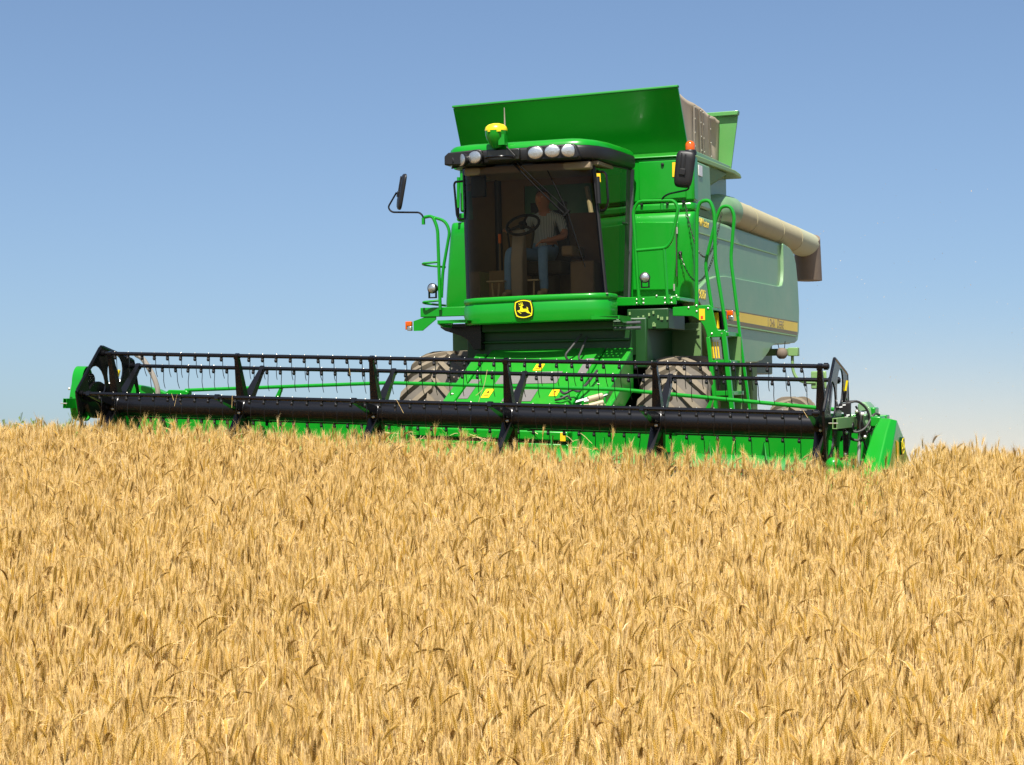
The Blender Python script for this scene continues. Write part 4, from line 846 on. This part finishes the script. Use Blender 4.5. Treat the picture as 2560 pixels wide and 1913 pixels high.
mb = MB(); mb.tube([(.20 * math.cos(a), .20 * math.sin(a), 0) for a in [2 * math.pi * k / 28 for k in range(28)]], .017, 8, closed=True)
sw = part(mb, 'steering_wheel', 'black_plastic', cab, fr=WM)
mb = MB(); mb.lathe([(.05, -.03), (.055, .0), (.045, .03), (.001, .035)], (0, 0, 0), 'w', 16)
for a in (90, 215, 325): mb.tube([(.03 * math.cos(R(a)), .03 * math.sin(R(a)), 0), (.2 * math.cos(R(a)), .2 * math.sin(R(a)), 0)], [.02, .014], 6)
part(mb, 'wheel_hub', 'black_plastic', cab, fr=WM)
for u in (-.60, -.12):
    mb = MB(); mb.box(u - .11 if u < -.3 else u - .07, u + .11 if u < -.3 else u + .06, 3.08, 3.16, 1.205, 1.222); part(mb, 'pedal', 'pedal_tan', cab)
    mb = MB()
    for d in ((-.05, .04) if u < -.3 else (0,)): mb.tube([(u + d, 3.12, 1.20), (u + d * .7 - .02, 3.16, 1.02)], .012, 6)
    part(mb, 'pedal_arm', 'pedal_tan', cab)
part(MB().tube([(-.66, 3.42, 1.35), (-.655, 3.40, 1.70)], .010, 6).box(-.80, -.60, 3.4, 3.8, 1.015, 1.36), 'left_console', 'interior', cab)
part(MB().tube([(-.655, 3.40, 1.69), (-.653, 3.39, 1.80)], [.018, .020], 8), 'lever_knob', 'orange_knob', cab)
part(MB().tube([(-.52, 3.38, 1.6), (-.53, 3.34, 1.82)], .012, 6).ball((-.53, 3.34, 1.85), .03, 6), 'control_lever', 'black_plastic', cab)
part(MB().box(-.80, -.62, 2.85, 2.9, 2.20, 2.46), 'cab_monitor', 'black_plastic', cab, bevel=.01)
part(MB().box(-.40, -.30, 3.80, 3.87, 2.08, 2.2).box(-.05, .05, 3.80, 3.87, 2.08, 2.2), 'headrest_frame', 'black_plastic', cab)
part(MB().tube([(.16, 4.3, 2.42), (.22, 4.3, 2.05)], .03, 8), 'drain_pipe', 'dust_tan', tank)
part(MB().box(.30, .42, 4.28, 4.3, 2.02, 2.2).box(-.50, -.38, 4.28, 4.3, 2.02, 2.25), 'tank_bracket', 'green_paint', tank)

# --- the cutting table
def hpart(mb, name, mats, parent, bevel=0.0, seg=2, angle=35): return mb.build(name, mats, parent, HDR, bevel, seg, angle)
mb = MB(); mb.box(-4.42, 4.35, 1.18, 1.22, -1.15, -.26).prism([(1.12, -.30), (1.12, -.235), (1.30, -.235), (1.30, -.34)], 'u', -4.42, -.80).prism([(1.12, -.30), (1.12, -.235), (1.30, -.235), (1.30, -.34)], 'u', 1.10, 4.35)
header = hpart(mb, 'cutting_table', 'green_paint', combine, bevel=.008)
hpart(MB().prism([(-.30, -1.30), (-.30, -1.27), (.3, -1.29), (.75, -1.25), (1.10, -1.06), (1.175, -.9), (1.175, -1.34)], 'u', -4.42, 4.35), 'table_floor', 'green_matt', header)
hpart(MB().box(-.78, 1.02, 1.02, 1.17, -.60, -.50).box(-.78, 1.02, 1.04, 1.17, -.75, -.63), 'centre_sheet', 'green_paint', header, bevel=.015)
for u in (-.86, 1.10): hpart(MB().prism([(.95, -1.0), (1.17, -1.0), (1.17, -.38), (1.05, -.45)], 'u', u - .03, u + .03), 'centre_cheek', 'green_paint', header, bevel=.006)
decal(header, [(.94, 1.018, -.60), (1.0, 1.018, -.60), (1.0, 1.018, -.51), (.94, 1.018, -.51)], 'yellow_decal', 'warning_sticker', .004, HDR)
# gathering auger with its two flights
mb = MB(); mb.tube([(-4.30, .66, -.86), (4.22, .66, -.86)], .20, 24)
scr = hpart(mb, 'table_auger', 'green_matt', header)
def flight(u0, u1, turns, sgn):
    N = int(abs(turns) * 26); V = []; Fc = []
    for i in range(N + 1):
        t = i / N; a = sgn * turns * 2 * math.pi * t; u = u0 + (u1 - u0) * t
        for r_ in (.19, .335): V += [(u - .004, .66 + r_ * math.cos(a), -.86 + r_ * math.sin(a)), (u + .004, .66 + r_ * math.cos(a), -.86 + r_ * math.sin(a))]
    for i in range(N):
        b = 4 * i; Fc += [(b, b + 4, b + 6, b + 2), (b + 1, b + 3, b + 7, b + 5), (b + 2, b + 6, b + 7, b + 3)]
    return MB().add(V, Fc)
hpart(flight(-4.28, -.75, 6.2, 1), 'auger_flight', 'green_matt', header); hpart(flight(4.20, .95, 5.8, -1), 'auger_flight', 'green_matt', header)
# end sheets
hpart(MB().prism([(-.55, -1.25), (-.35, -.98), (.1, -.80), (.7, -.66), (1.02, -.52), (1.12, -.22), (1.20, -.12), (1.30, -.12), (1.30, -1.25)], 'u', -4.46, -4.41), 'end_sheet', 'green_paint', header, bevel=.006)
hpart(MB().prism([(-.55, -1.25), (-.35, -.98), (.1, -.85), (.7, -.70), (1.0, -.35), (1.30, -.28), (1.30, -1.25)], 'u', 4.34, 4.39), 'end_sheet', 'green_paint', header, bevel=.006)
hpart(MB().prism([(-4.44, -.10), (-4.20, -.13), (-4.02, -.165), (-3.88, -.215), (-3.72, -.245), (-4.44, -.27)], 'v', 1.10, 1.19), 'gusset', 'green_paint', header, bevel=.01)
# sight rail across the back
hpart(MB().tube(fillet([(-3.66, 1.1, -.166), (-1.10, 1.1, -.026), (1.55, 1.1, -.040), (3.70, 1.1, -.182), (3.95, 1.1, -.20)], .12), .021, 10), 'sight_rail', 'green_paint', header)
for pts_ in ([(-3.86, -.164), (-3.63, -.164), (-3.60, -.19), (-3.62, -.24), (-3.95, -.24)],): hpart(MB().prism(pts_, 'v', 1.06, 1.16), 'rail_end_block', 'green_paint', header, bevel=.01)
for u, w in ((-2.44, -.10), (-1.10, -.03), (2.55, -.11)):
    hpart(MB().prism([(u + .01, w + .02), (u + .035, w + .01), (u - .02, -.25), (u - .075, -.25)], 'v', 1.09, 1.13), 'rail_post', 'green_paint', header, bevel=.004)
hpart(MB().tube(fillet([(-4.20, .9, .235), (-4.12, .9, .20), (-4.03, .9, .09), (-3.95, .9, -.03), (-3.90, .9, -.17), (-3.90, .9, -.26)], .1), .030, 9), 'arm_hose', 'canvas_seam', header)
# loose straws caught on the table
q = random.Random(8); mb = MB()
for k in range(26):
    u, v, w = q.uniform(-1.2, 1.4), q.uniform(.9, 1.05), q.uniform(-.68, -.48); d = Vector((q.uniform(-1, 1), q.uniform(-.3, .1), q.uniform(-.5, .5))).normalized() * q.uniform(.08, .28); mb.tube([(u, v, w), (u + d.x * .5, v + d.y * .5, w + d.z * .5 + .01), (u + d.x, v + d.y, w + d.z)], .0025, 4)
mb.tube([(.26, .35, -.22), (.34, .33, .0), (.37, .32, .14)], .003, 4).tube([(.33, .34, -.05), (.28, .34, -.10), (.24, .34, -.13)], .0025, 4)
tag(hpart(mb, 'caught_straw', 'wheat_stem', header), kind='stuff')
# crop lifters / points just above the crop
for u, v, s_ in ((4.19, -.72, .62), (-3.97, -.62, .5)):
    hpart(MB().tube([(u, v - .35, -.95), (u, v - .1, -.76), (u, v + .05, -.70), (u, v + .5, -.72), (u, v + 1.0, -.80)], [.02, .09 * s_, .125 * s_, .13 * s_, .12 * s_], 18).ball((u, v - .02, -.655 - .02 * (1 - s_)), .12 * s_, 8), 'crop_point', 'green_paint', header, angle=60)
# right-hand divider shield
divider = hpart(MB().loft([[(4.47, .30, -.30), (4.46, .05, -.25), (4.50, -.12, -.235), (4.60, -.16, -.240), (4.65, -.10, -.252), (4.66, .20, -.40)],
                           [(4.44, .40, -.45), (4.425, -.02, -.36), (4.46, -.24, -.345), (4.59, -.30, -.35), (4.655, -.22, -.365), (4.67, .30, -.52)],
                           [(4.40, .50, -.66), (4.39, -.15, -.56), (4.43, -.42, -.54), (4.58, -.49, -.545), (4.655, -.40, -.56), (4.68, .45, -.66)],
                           [(4.36, .6, -1.0), (4.35, -.35, -.85), (4.40, -.68, -.83), (4.57, -.76, -.83), (4.65, -.66, -.85), (4.68, .60, -1.0)],
                           [(4.36, .6, -1.3), (4.35, -.9, -1.25), (4.40, -1.2, -1.25), (4.55, -1.25, -1.25), (4.63, -1.1, -1.25), (4.68, .6, -1.3)]]), 'crop_divider', 'green_paint', header, bevel=.010, seg=2, angle=40)
EM = HDR @ T(4.668, .10, -.50) @ RZ(90) @ RY(-12)
emblem(header, EM, .000125)
decal(header, [(4.666, -.14, -.64), (4.669, -.05, -.66), (4.668, -.10, -.46), (4.663, -.18, -.44)], 'yellow_decal', 'warning_sticker', .004, HDR)
# right-hand reel arm, latch, ram
arm = MB(); a0, a1 = -.62, 1.15
arm.plate([[(4.148, -.338), (4.192, -.338), (4.192, -.240), (4.148, -.240)], [(4.154, -.332), (4.154, -.246), (4.186, -.246), (4.186, -.332)]], 'v', a0, a1)
reel_arm = hpart(arm, 'reel_arm', 'green_shelf', header)
hpart(MB().tube([(4.11, -.60, -.288), (4.20, -.62, -.286)], .006, 6), 'arm_pin', 'zinc', header)
hpart(MB().prism([(4.07, -.115), (4.185, -.10), (4.19, -.34), (4.13, -.36), (4.12, -.20), (4.07, -.16)], 'v', .05, .09), 'arm_bracket', 'black_plastic', header, bevel=.006)
for (x0, z0) in ((4.08, -.155), (4.11, -.135), (4.135, -.25), (4.15, -.23)): decal(header, [(x0, .048, z0), (x0 + .03, .048, z0 + .004), (x0 + .03, .048, z0 + .016), (x0, .048, z0 + .012)], 'white_plate', 'scale_mark', .003, HDR)
hpart(MB().prism([(4.065, -.10), (4.09, -.10), (4.105, .0), (4.085, .01)], 'v', .28, .31).tube([(4.07, .3, -.10), (4.20, .3, -.09)], .010, 6), 'latch_lever', 'black_steel', header)
hpart(MB().tube([(4.087, .3, .0), (4.102, .3, .105)], .011, 10), 'lever_grip', 'yellow_paint', header)
hpart(MB().prism([(4.18, -.12), (4.215, -.10), (4.25, -.10), (4.29, -.14), (4.31, -.18), (4.18, -.20)], 'v', .45, .75), 'gearbox_cover', 'green_dusty', header, bevel=.012)
hpart(MB().cyl((4.23, .32, -.23), (4.235, .30, -.36), .028), 'ram_barrel', 'rust', header)
hpart(MB().cyl((4.235, .30, -.36), (4.235, .26, -.72), .018), 'ram_rod', 'zinc', header)
hpart(MB().prism([(4.30, -.145), (4.325, -.16), (4.36, -.42), (4.345, -.44), (4.27, -.28)], 'v', .34, .36), 'arm_plate', 'green_dusty', header, bevel=.004)
hpart(MB().box(4.34, 4.44, .25, .5, -.33, -.235).box(4.30, 4.36, .4, .6, -.22, -.15), 'valve_block', 'green_paint', header, bevel=.01)
hpart(MB().tube(fillet([(4.15, .28, -.38), (4.14, .28, -.45), (4.20, .28, -.47), (4.28, .28, -.465), (4.30, .28, -.40), (4.22, .3, -.37), (4.15, .28, -.39)], .03), .014, 7), 'hose_loop', 'black_rubber', header)
hpart(MB().tube(fillet([(4.19, .3, -.20), (4.26, .25, -.28), (4.24, .3, -.36), (4.32, .3, -.40), (4.36, .35, -.30)], .05), .011, 7), 'hydraulic_hose', 'black_rubber', header)
hpart(MB().tube([(4.23, .30, -.2), (4.27, .30, -.215)], .022, 8).ball((4.245, .28, -.225), .018, 5), 'hose_fitting', 'zinc', header)
# left-hand drive shield and arm
def stadium(k=1.0, n=14):
    P_ = []
    for j in range(n + 1):
        a = math.pi * j / n; P_.append((.0 + .11 * k * math.cos(a), -.095 + .185 * k * math.sin(a)))
    for j in range(n + 1):
        a = math.pi + math.pi * j / n; P_.append((.0 + .15 * k * math.cos(a), -.26 + .255 * k * math.sin(a)))
    return P_
shield = hpart(MB().plate([stadium(1.0), stadium(.94)[::-1]], 'u', -4.38, -4.25), 'drive_shield', 'green_paint', header)
hpart(MB().prism(stadium(.935), 'u', -4.375, -4.35), 'shield_back', 'black_steel', header)
hpart(MB().cyl((-4.23, .10, -.28), (-4.17, .10, -.28), .205, n=28).cyl((-4.34, .0, -.06), (-4.20, .0, -.06), .075, n=20), 'drive_pulley', 'black_steel', header)
arm = MB(); arm.plate([[(-4.345, -.372), (-4.30, -.372), (-4.30, -.265), (-4.345, -.265)], [(-4.339, -.366), (-4.339, -.271), (-4.306, -.271), (-4.306, -.366)]], 'v', -.32, 1.1)
hpart(arm, 'reel_arm', 'green_paint', header)
hpart(MB().tube([(-4.36, -.34, -.318), (-4.28, -.34, -.318)], .007, 6), 'arm_pin', 'zinc', header)
bolts(header, [(-4.345, -.205, -.16)], RX(90), HDR, 1.2)
hpart(MB().tube([(-4.12, .4, -.02), (-4.10, .4, .055)], .016, 10), 'lever_grip', 'yellow_paint', header)
hpart(MB().cyl((-4.28, .3, -.16), (-4.06, .3, -.17), .06).cyl((-4.06, .3, -.17), (-4.03, .3, -.172), .035), 'reel_motor', 'black_steel', header)
hpart(MB().tube([(-4.2, .35, -.10), (-4.05, .42, -.06), (-3.96, .5, -.05)], .012, 6).tube([(-4.15, .35, -.13), (-4.0, .42, -.11)], .010, 6), 'motor_pipe', 'steel', header)

# --- the reel
RC, RR, TH0 = -.33, .592, 12.7
def bar_pos(k, r=RR): a = R(TH0 + 60 * k); return -r * math.cos(a), RC + r * math.sin(a)
reel = hpart(MB().tube([(-3.94, 0, RC), (3.97, 0, RC)], .108, 28), 'reel', 'black_steel', combine)
for u0, u1 in ((-3.94, -2.29), (-2.29, -.72), (-.72, .76), (.76, 2.315), (2.315, 3.95)):
    hpart(MB().tube([(u0 + .03, 0, RC), (u0 + .16, 0, RC), (u1 - .16, 0, RC), (u1 - .03, 0, RC)], [.112, .1145, .1145, .112], 28), 'reel_tube', 'black_steel', reel)
def arm_mesh(end=False):
    mb = MB(); L0, L1 = .10, RR - .012
    def ring(r, hw, hv): return [(-hw, -hv, r), (hw, -hv, r), (hw, hv, r), (-hw, hv, r)]
    mb.loft([ring(L0, .050, .045), ring(.25, .042, .038), ring(L1, .020, .024)])
    mb.loft([ring(L1 - .02, .026, .026), ring(L1 + .02, .028, .030), ring(L1 + .035, .020, .022)])
    return mb.mesh('spider_arm', 'black_steel')
ARM = arm_mesh()
def spider(u, mesh):
    for k in range(6):
        inst(mesh, 'spider_arm', reel, HDR @ T(u, 0, RC) @ RX(90 - (TH0 + 60 * k)))
    hpart(MB().lathe([(.12, -.06), (.125, -.05), (.125, .05), (.12, .06)], (u, 0, RC), 'u', 24), 'spider_hub', 'black_steel', reel)
    inst(BOLT, 'bolt', reel, HDR @ T(u, -.125, RC + .03) @ RX(90) @ Matrix.Scale(1.3, 4)); inst(BOLT, 'bolt', reel, HDR @ T(u + .01, -.125, RC - .04) @ RX(90) @ Matrix.Scale(1.3, 4))
for u in (-3.85, -2.29, -.72, .76, 2.315, 3.93): spider(u, ARM)
for k in range(6):
    v, w = bar_pos(k); hpart(MB().tube([(-3.97, v, w), (4.02, v, w)], .0215, 10), 'reel_bar', 'black_steel', reel)
    mb = MB()
    for u in (-3.93, 3.99): mb.cyl((u - .02, v, w), (u + .02, v, w), .034, n=12)
    hpart(mb, 'bar_bearing', 'black_steel', reel)
def tine_mesh():
    mb = MB()
    mb.mat(0).ball((0, 0, -.046), .021, 6, (.85, 1, 1.05)).box(-.010, .010, -.016, .016, -.034, -.010)
    mb.mat(1).tube([(.014, 0, -.05), (.019, -.004, -.08), (.021, -.008, -.16), (.024, .002, -.21), (.030, .012, -.245)], [.0042, .0042, .004, .0038, .0034], 5)
    mb.mat(2).ball((0, 0, .0215), .006, 4)
    return mb.mesh('tine', ['black_plastic', 'black_steel', 'zinc'])
TINE = tine_mesh(); PITCH = .1640; tq = random.Random(4)
for k, st in ((0, -3.709), (1, -3.787), (2, -3.708), (3, -3.794), (4, -3.709), (5, -3.787)):
    v, w = bar_pos(k)
    for i in range(47):
        u = st + i * PITCH
        if u > 3.87: continue
        if min(abs(u - s_) for s_ in (-2.29, -.72, .76, 2.315)) < .026: continue
        inst(TINE, 'tine', reel, HDR @ T(u + tq.gauss(0, .003), v, w) @ RX(tq.gauss(0, 4)) @ RY(tq.gauss(0, 2.2)))
# pierced end plates
def end_plate(u, name):
    Rp = .672; O = []
    for k in range(6):
        for d in (-3.2, 3.2):
            a = R(TH0 + 60 * k + d); O.append((-Rp * math.cos(a), RC + Rp * math.sin(a)))
    holes = []
    for k in range(6):
        c = TH0 + 60 * k + 30; H = []
        for j in range(18):
            t = 2 * math.pi * j / 18; rad = .375 + .185 * math.cos(t); ang = R(c + math.degrees(math.atan2(.165 * math.sin(t) * (1 + .18 * math.cos(t)), rad)))
            H.append((-rad * math.cos(ang), RC + rad * math.sin(ang)))
        holes.append(H[::-1])
    o = hpart(MB().plate([O] + holes, 'u', u - .008, u + .008), name, 'black_steel', reel)
    mb = MB()
    for k in range(6):
        a = R(TH0 + 60 * k); b = R(TH0 + 60 * k + 60)
        P0 = Vector((u, -Rp * math.cos(a), RC + Rp * math.sin(a))); P1 = Vector((u, -Rp * math.cos(b), RC + Rp * math.sin(b))); mb.tube([P0, P1], .014, 6)
    hpart(mb, 'plate_rim', 'black_steel', reel)
end_plate(-3.955, 'end_plate'); end_plate(4.07, 'end_plate')

# straw hanging on the reel
q = random.Random(31); mb = MB()
for k in range(6):
    b = q.choice((0, 0, 1, 2, 5, 9)); u = q.uniform(-3.9, 3.9)
    v, w = (-.10, RC + .05) if b == 9 else bar_pos(b)
    L = q.uniform(.06, .22); sx = q.uniform(-.6, .6)
    mb.tube([(u - sx * L, v - .02, w - L * .6), (u, v - .025, w + .024), (u + sx * L * .5, v + .03, w - L * .5)], .0018, 4)
tag(hpart(mb, 'hanging_straw', 'wheat_stem', reel), kind='stuff')

# hoses and links packed behind the right-hand end of the reel
hpart(MB().tube(fillet([(4.12, .15, -.12), (4.22, .2, -.08), (4.30, .3, -.16), (4.33, .35, -.30), (4.28, .35, -.44)], .06), .012, 7), 'hydraulic_hose', 'black_rubber', header)
hpart(MB().tube(fillet([(4.16, .2, -.30), (4.20, .15, -.40), (4.30, .2, -.36), (4.37, .3, -.20), (4.40, .4, -.22)], .06), .012, 7), 'hydraulic_hose', 'black_rubber', header)
hpart(MB().tube(fillet([(4.20, .25, -.14), (4.27, .2, -.24), (4.24, .22, -.34), (4.30, .25, -.52), (4.32, .4, -.62)], .06), .010, 7), 'hydraulic_hose', 'black_rubber', header)
hpart(MB().prism([(4.195, -.19), (4.235, -.17), (4.315, -.40), (4.30, -.46), (4.26, -.42)], 'v', .22, .245), 'link_arm', 'black_steel', header, bevel=.004)
hpart(MB().prism([(4.10, -.36), (4.165, -.36), (4.16, -.62), (4.115, -.66)], 'v', .12, .145), 'link_arm', 'black_steel', header, bevel=.004)
hpart(MB().cyl((4.05, .16, -.335), (4.20, .16, -.335), .045, n=16), 'reel_bearing', 'black_plastic', header)
for c_ in ((4.215, .215, -.19), (4.30, .215, -.43), (4.14, .115, -.39), (4.135, .115, -.60)): inst(BOLT, 'bolt', header, HDR @ T(*c_) @ RX(90) @ Matrix.Scale(1.4, 4))

# ------------------------------------------------------------------ the driver
def driver():
    J = {}; E_ = []
    def j(n, p, r, par=None):
        J[n] = (len(J), Vector(p), r)
        if par: E_.append((J[par][0], J[n][0]))
    j('hip', (-.16, 3.64, 1.56), (.155, .12)); j('belly', (-.16, 3.66, 1.70), (.15, .125), 'hip'); j('chest', (-.165, 3.68, 1.88), (.165, .125), 'belly'); j('shoulder', (-.165, 3.68, 2.0), (.12, .085), 'chest')
    j('neck', (-.17, 3.66, 2.09), (.058, .06), 'shoulder'); j('jaw', (-.175, 3.62, 2.15), (.066, .075), 'neck'); j('cheek', (-.178, 3.615, 2.215), (.078, .092), 'jaw'); j('brow', (-.18, 3.625, 2.27), (.078, .095), 'cheek'); j('crown', (-.18, 3.63, 2.33), (.052, .062), 'brow')
    j('nose', (-.185, 3.515, 2.215), (.016, .018), 'cheek')
    for s_, n in ((1, 'a'), (-1, 'b')):
        j('ear' + n, (-.178 + s_ * .088, 3.63, 2.22), (.014, .022), 'cheek')
        j('sh' + n, (-.165 + s_ * .19, 3.68, 1.98), (.068, .07), 'shoulder')
    # viewer's right arm: elbow out, hand on the thigh
    j('ela', (.11, 3.60, 1.76), (.048, .048), 'sha'); j('wra', (-.03, 3.40, 1.70), (.028, .034), 'ela'); j('paa', (-.085, 3.35, 1.69), (.024, .042), 'wra')
    # viewer's left arm: reaching to the control lever
    j('elb', (-.46, 3.58, 1.76), (.048, .048), 'shb'); j('wrb', (-.53, 3.40, 1.81), (.028, .034), 'elb'); j('pab', (-.54, 3.355, 1.84), (.026, .04), 'wrb')
    for n, hand, dx in (('a', Vector((-.085, 3.35, 1.69)), Vector((-.75, -.45, -.35))), ('b', Vector((-.54, 3.355, 1.84)), Vector((.1, -.9, .1)))):
        dx.normalize(); sd = dx.cross(Vector((0, 0, 1))).normalized(); dn = Vector((0, 0, -1))
        for i, (off, L) in enumerate(((-.030, .062), (-.010, .074), (.011, .070), (.030, .054))):
            k = hand + sd * off + dx * .035; j('f%s%d0' % (n, i), k, (.0088, .0088), 'pa' + n); j('f%s%d1' % (n, i), k + dx * L * .5 + dn * .008, (.0085, .0085), 'f%s%d0' % (n, i)); j('f%s%d2' % (n, i), k + dx * L * .85 + dn * .034, (.0075, .0075), 'f%s%d1' % (n, i))
        k = hand - sd * .036 - dx * .012; j('t%s0' % n, k, (.010, .010), 'pa' + n); j('t%s1' % n, k - sd * .016 + dx * .036 + dn * .012, (.009, .009), 't%s0' % n)
    for n, x0, x1, x2 in (('a', -.07, -.05, -.03), ('b', -.25, -.47, -.475)):
        j('th' + n, (x0, 3.58, 1.53), (.095, .09), 'hip'); j('kn' + n, (x1, 3.24, 1.585), (.068, .066), 'th' + n); j('sn' + n, (x1 + (x2 - x1) * .5, 3.22, 1.36), (.062, .062), 'kn' + n); j('an' + n, (x2, 3.22, 1.12), (.056, .058), 'sn' + n)
        j('he' + n, (x2, 3.225, 1.065), (.040, .045), 'an' + n); j('to' + n, (x2 - .01, 3.07, 1.052), (.040, .030), 'he' + n)
    me = bpy.data.meshes.new('person_cage'); me.from_pydata([x[1] for x in J.values()], E_, [])
    o = bpy.data.objects.new('person_cage', me); COL.objects.link(o)
    o.modifiers.new('skin', 'SKIN'); bpy.context.view_layer.objects.active = o
    sv = me.skin_vertices[0].data
    for (i, p, r) in J.values(): sv[i].radius = r; sv[i].use_root = (i == 0)
    sb = o.modifiers.new('sub', 'SUBSURF'); sb.levels = sb.render_levels = 2
    dg = bpy.context.evaluated_depsgraph_get(); body = bpy.data.meshes.new_from_object(o.evaluated_get(dg)); bpy.data.objects.remove(o)
    body.name = 'person'
    names = ['skin', 'shirt', 'jeans', 'shoe', 'hair']
    body.materials.clear(); [body.materials.append(MAT[k]) for k in names]
    segs = []
    inv = {v_[0]: k for k, v_ in J.items()}
    for a, b in E_: segs.append((inv[a], inv[b], J[inv[a]][1], J[inv[b]][1]))
    for f in body.polygons:
        c = f.center; best, bn, bt = 9, None, 0
        for na, nb, pa, pb in segs:
            d = pb - pa; t = max(0, min(1, (c - pa).dot(d) / max(d.length_squared, 1e-9))); e = (c - pa - d * t).length
            if e < best: best, bn, bt = e, (na, nb), t
        na, nb = bn; m = 1
        if nb[:2] in ('th', 'kn', 'sn', 'an') or na == 'hip' and nb == 'belly' and bt < .35: m = 2
        if nb[:2] in ('he', 'to') and nb not in ('hea_',): m = 3 if c.z < 1.115 else 2
        if nb in ('neck',): m = 1 if bt < .35 else 0
        if nb in ('jaw', 'cheek', 'brow', 'crown', 'nose', 'eara', 'earb'): m = 0
        if nb[:2] in ('wr', 'pa') or nb[0] == 'f' or nb[0] == 't' and nb[1] in 'ab': m = 0
        if nb[:2] == 'el': m = 1 if bt < .72 else 0
        f.material_index = m; f.use_smooth = True
    p = bpy.data.objects.new('person', body); COL.objects.link(p); attach(p, None, BODY)
    tag(p, 'driver in a pale checked shirt and blue jeans seated behind the steering wheel', 'person')
    # hair cap, eyes, mouth
    cap = MB()
    rings = []
    for i in range(7):
        th = (math.pi / 2) * (1 - i / 6.3)
        rings.append([(-.18 + .088 * math.sin(th) * math.cos(a), 3.640 + .104 * math.sin(th) * math.sin(a) + (.012 if math.sin(a) > 0 else .006), 2.262 + .092 * math.cos(th) - (.035 if math.sin(a) > .1 else 0) * (th / 1.57)) for a in [2 * math.pi * k / 18 for k in range(18)]])
    cap.loft(rings); cap.build('hair', 'hair', p, BODY, angle=80)
    for s_ in (-1, 1):
        MB().ball((-.183 + s_ * .030, 3.528, 2.238), .010, 5).build('eye', 'eye_white', p, BODY)
    MB().ball((-.183, 3.532, 2.172), .022, 5, (1, .4, .28)).build('mouth', 'lip', p, BODY)
    return p
driver()

# ------------------------------------------------------------------ dust and chaff thrown up behind the machine
mb = MB()
x0, x1, y0, y1 = 1.5, 16.0, 24.0, 40.0
z0, z1 = EYE - 5.5, EYE + 2.6
mb.box(x0, x1, y0, y1, z0, z1)
m, n, l, p = new_mat('dust_cloud'); n.remove(p)
vol = n.new('ShaderNodeVolumePrincipled'); vol.inputs['Color'].default_value = (0.90, 0.82, 0.70, 1); vol.inputs['Anisotropy'].default_value = -0.1
tc = n.new('ShaderNodeTexCoord'); sx = n.new('ShaderNodeSeparateXYZ'); l.new(tc.outputs['Generated'], sx.inputs[0])
def math_(op, a, b=None):
    q = n.new('ShaderNodeMath'); q.operation = op
    for i, s_ in enumerate((a, b)):
        if s_ is None: continue
        if isinstance(s_, (int, float)): q.inputs[i].default_value = s_
        else: l.new(s_, q.inputs[i])
    return q.outputs[0]
def bell(sock, c, wd):      # soft bump that reaches zero at the box faces
    d = math_('DIVIDE', math_('SUBTRACT', sock, c), wd); return math_('MAXIMUM', math_('SUBTRACT', 1.0, math_('MULTIPLY', d, d)), 0.0)
hz = math_('POWER', math_('MAXIMUM', math_('SUBTRACT', 1.0, sx.outputs['Z']), 0.0), 3.6)
no = n.new('ShaderNodeTexNoise'); no.inputs['Scale'].default_value = 2.2; no.inputs['Detail'].default_value = 2; l.new(tc.outputs['Generated'], no.inputs['Vector'])
den = math_('MULTIPLY', math_('MULTIPLY', hz, math_('MULTIPLY', bell(sx.outputs['X'], .46, .54), bell(sx.outputs['Y'], .5, .5))), math_('ADD', no.outputs['Fac'], .35))
l.new(math_('MULTIPLY', den, 1.5), vol.inputs['Density']); l.new(vol.outputs[0], n['Material Output'].inputs['Volume'])
o = mb.build('dust_haze', 'dust_cloud', None, TILT); tag(o, 'pale dust hanging in the air behind the machine', 'dust', kind='stuff')
q = random.Random(21); mb = MB()
for k in range(420):
    t = q.random(); X = 3.8 + 5.6 * q.random() ** 1.3; Y = q.uniform(19.5, 27); Z_ = EYE - .55 + 3.4 * q.random() ** 2.2 * (1 - .05 * (X - 4))
    a = Vector((q.gauss(0, 1), q.gauss(0, 1), q.gauss(0, 1))).normalized() * q.uniform(.003, .008); b = Vector((q.gauss(0, 1), q.gauss(0, 1), q.gauss(0, 1))).normalized() * q.uniform(.001, .003); c = Vector((X, Y, Z_))
    mb.add([c - a - b, c + a - b, c + a + b, c - a + b], [(0, 1, 2, 3)])
tag(mb.build('flying_chaff', 'wheat_leaf', None, TILT), 'specks of chaff flying in the air at the right', 'chaff', kind='stuff')
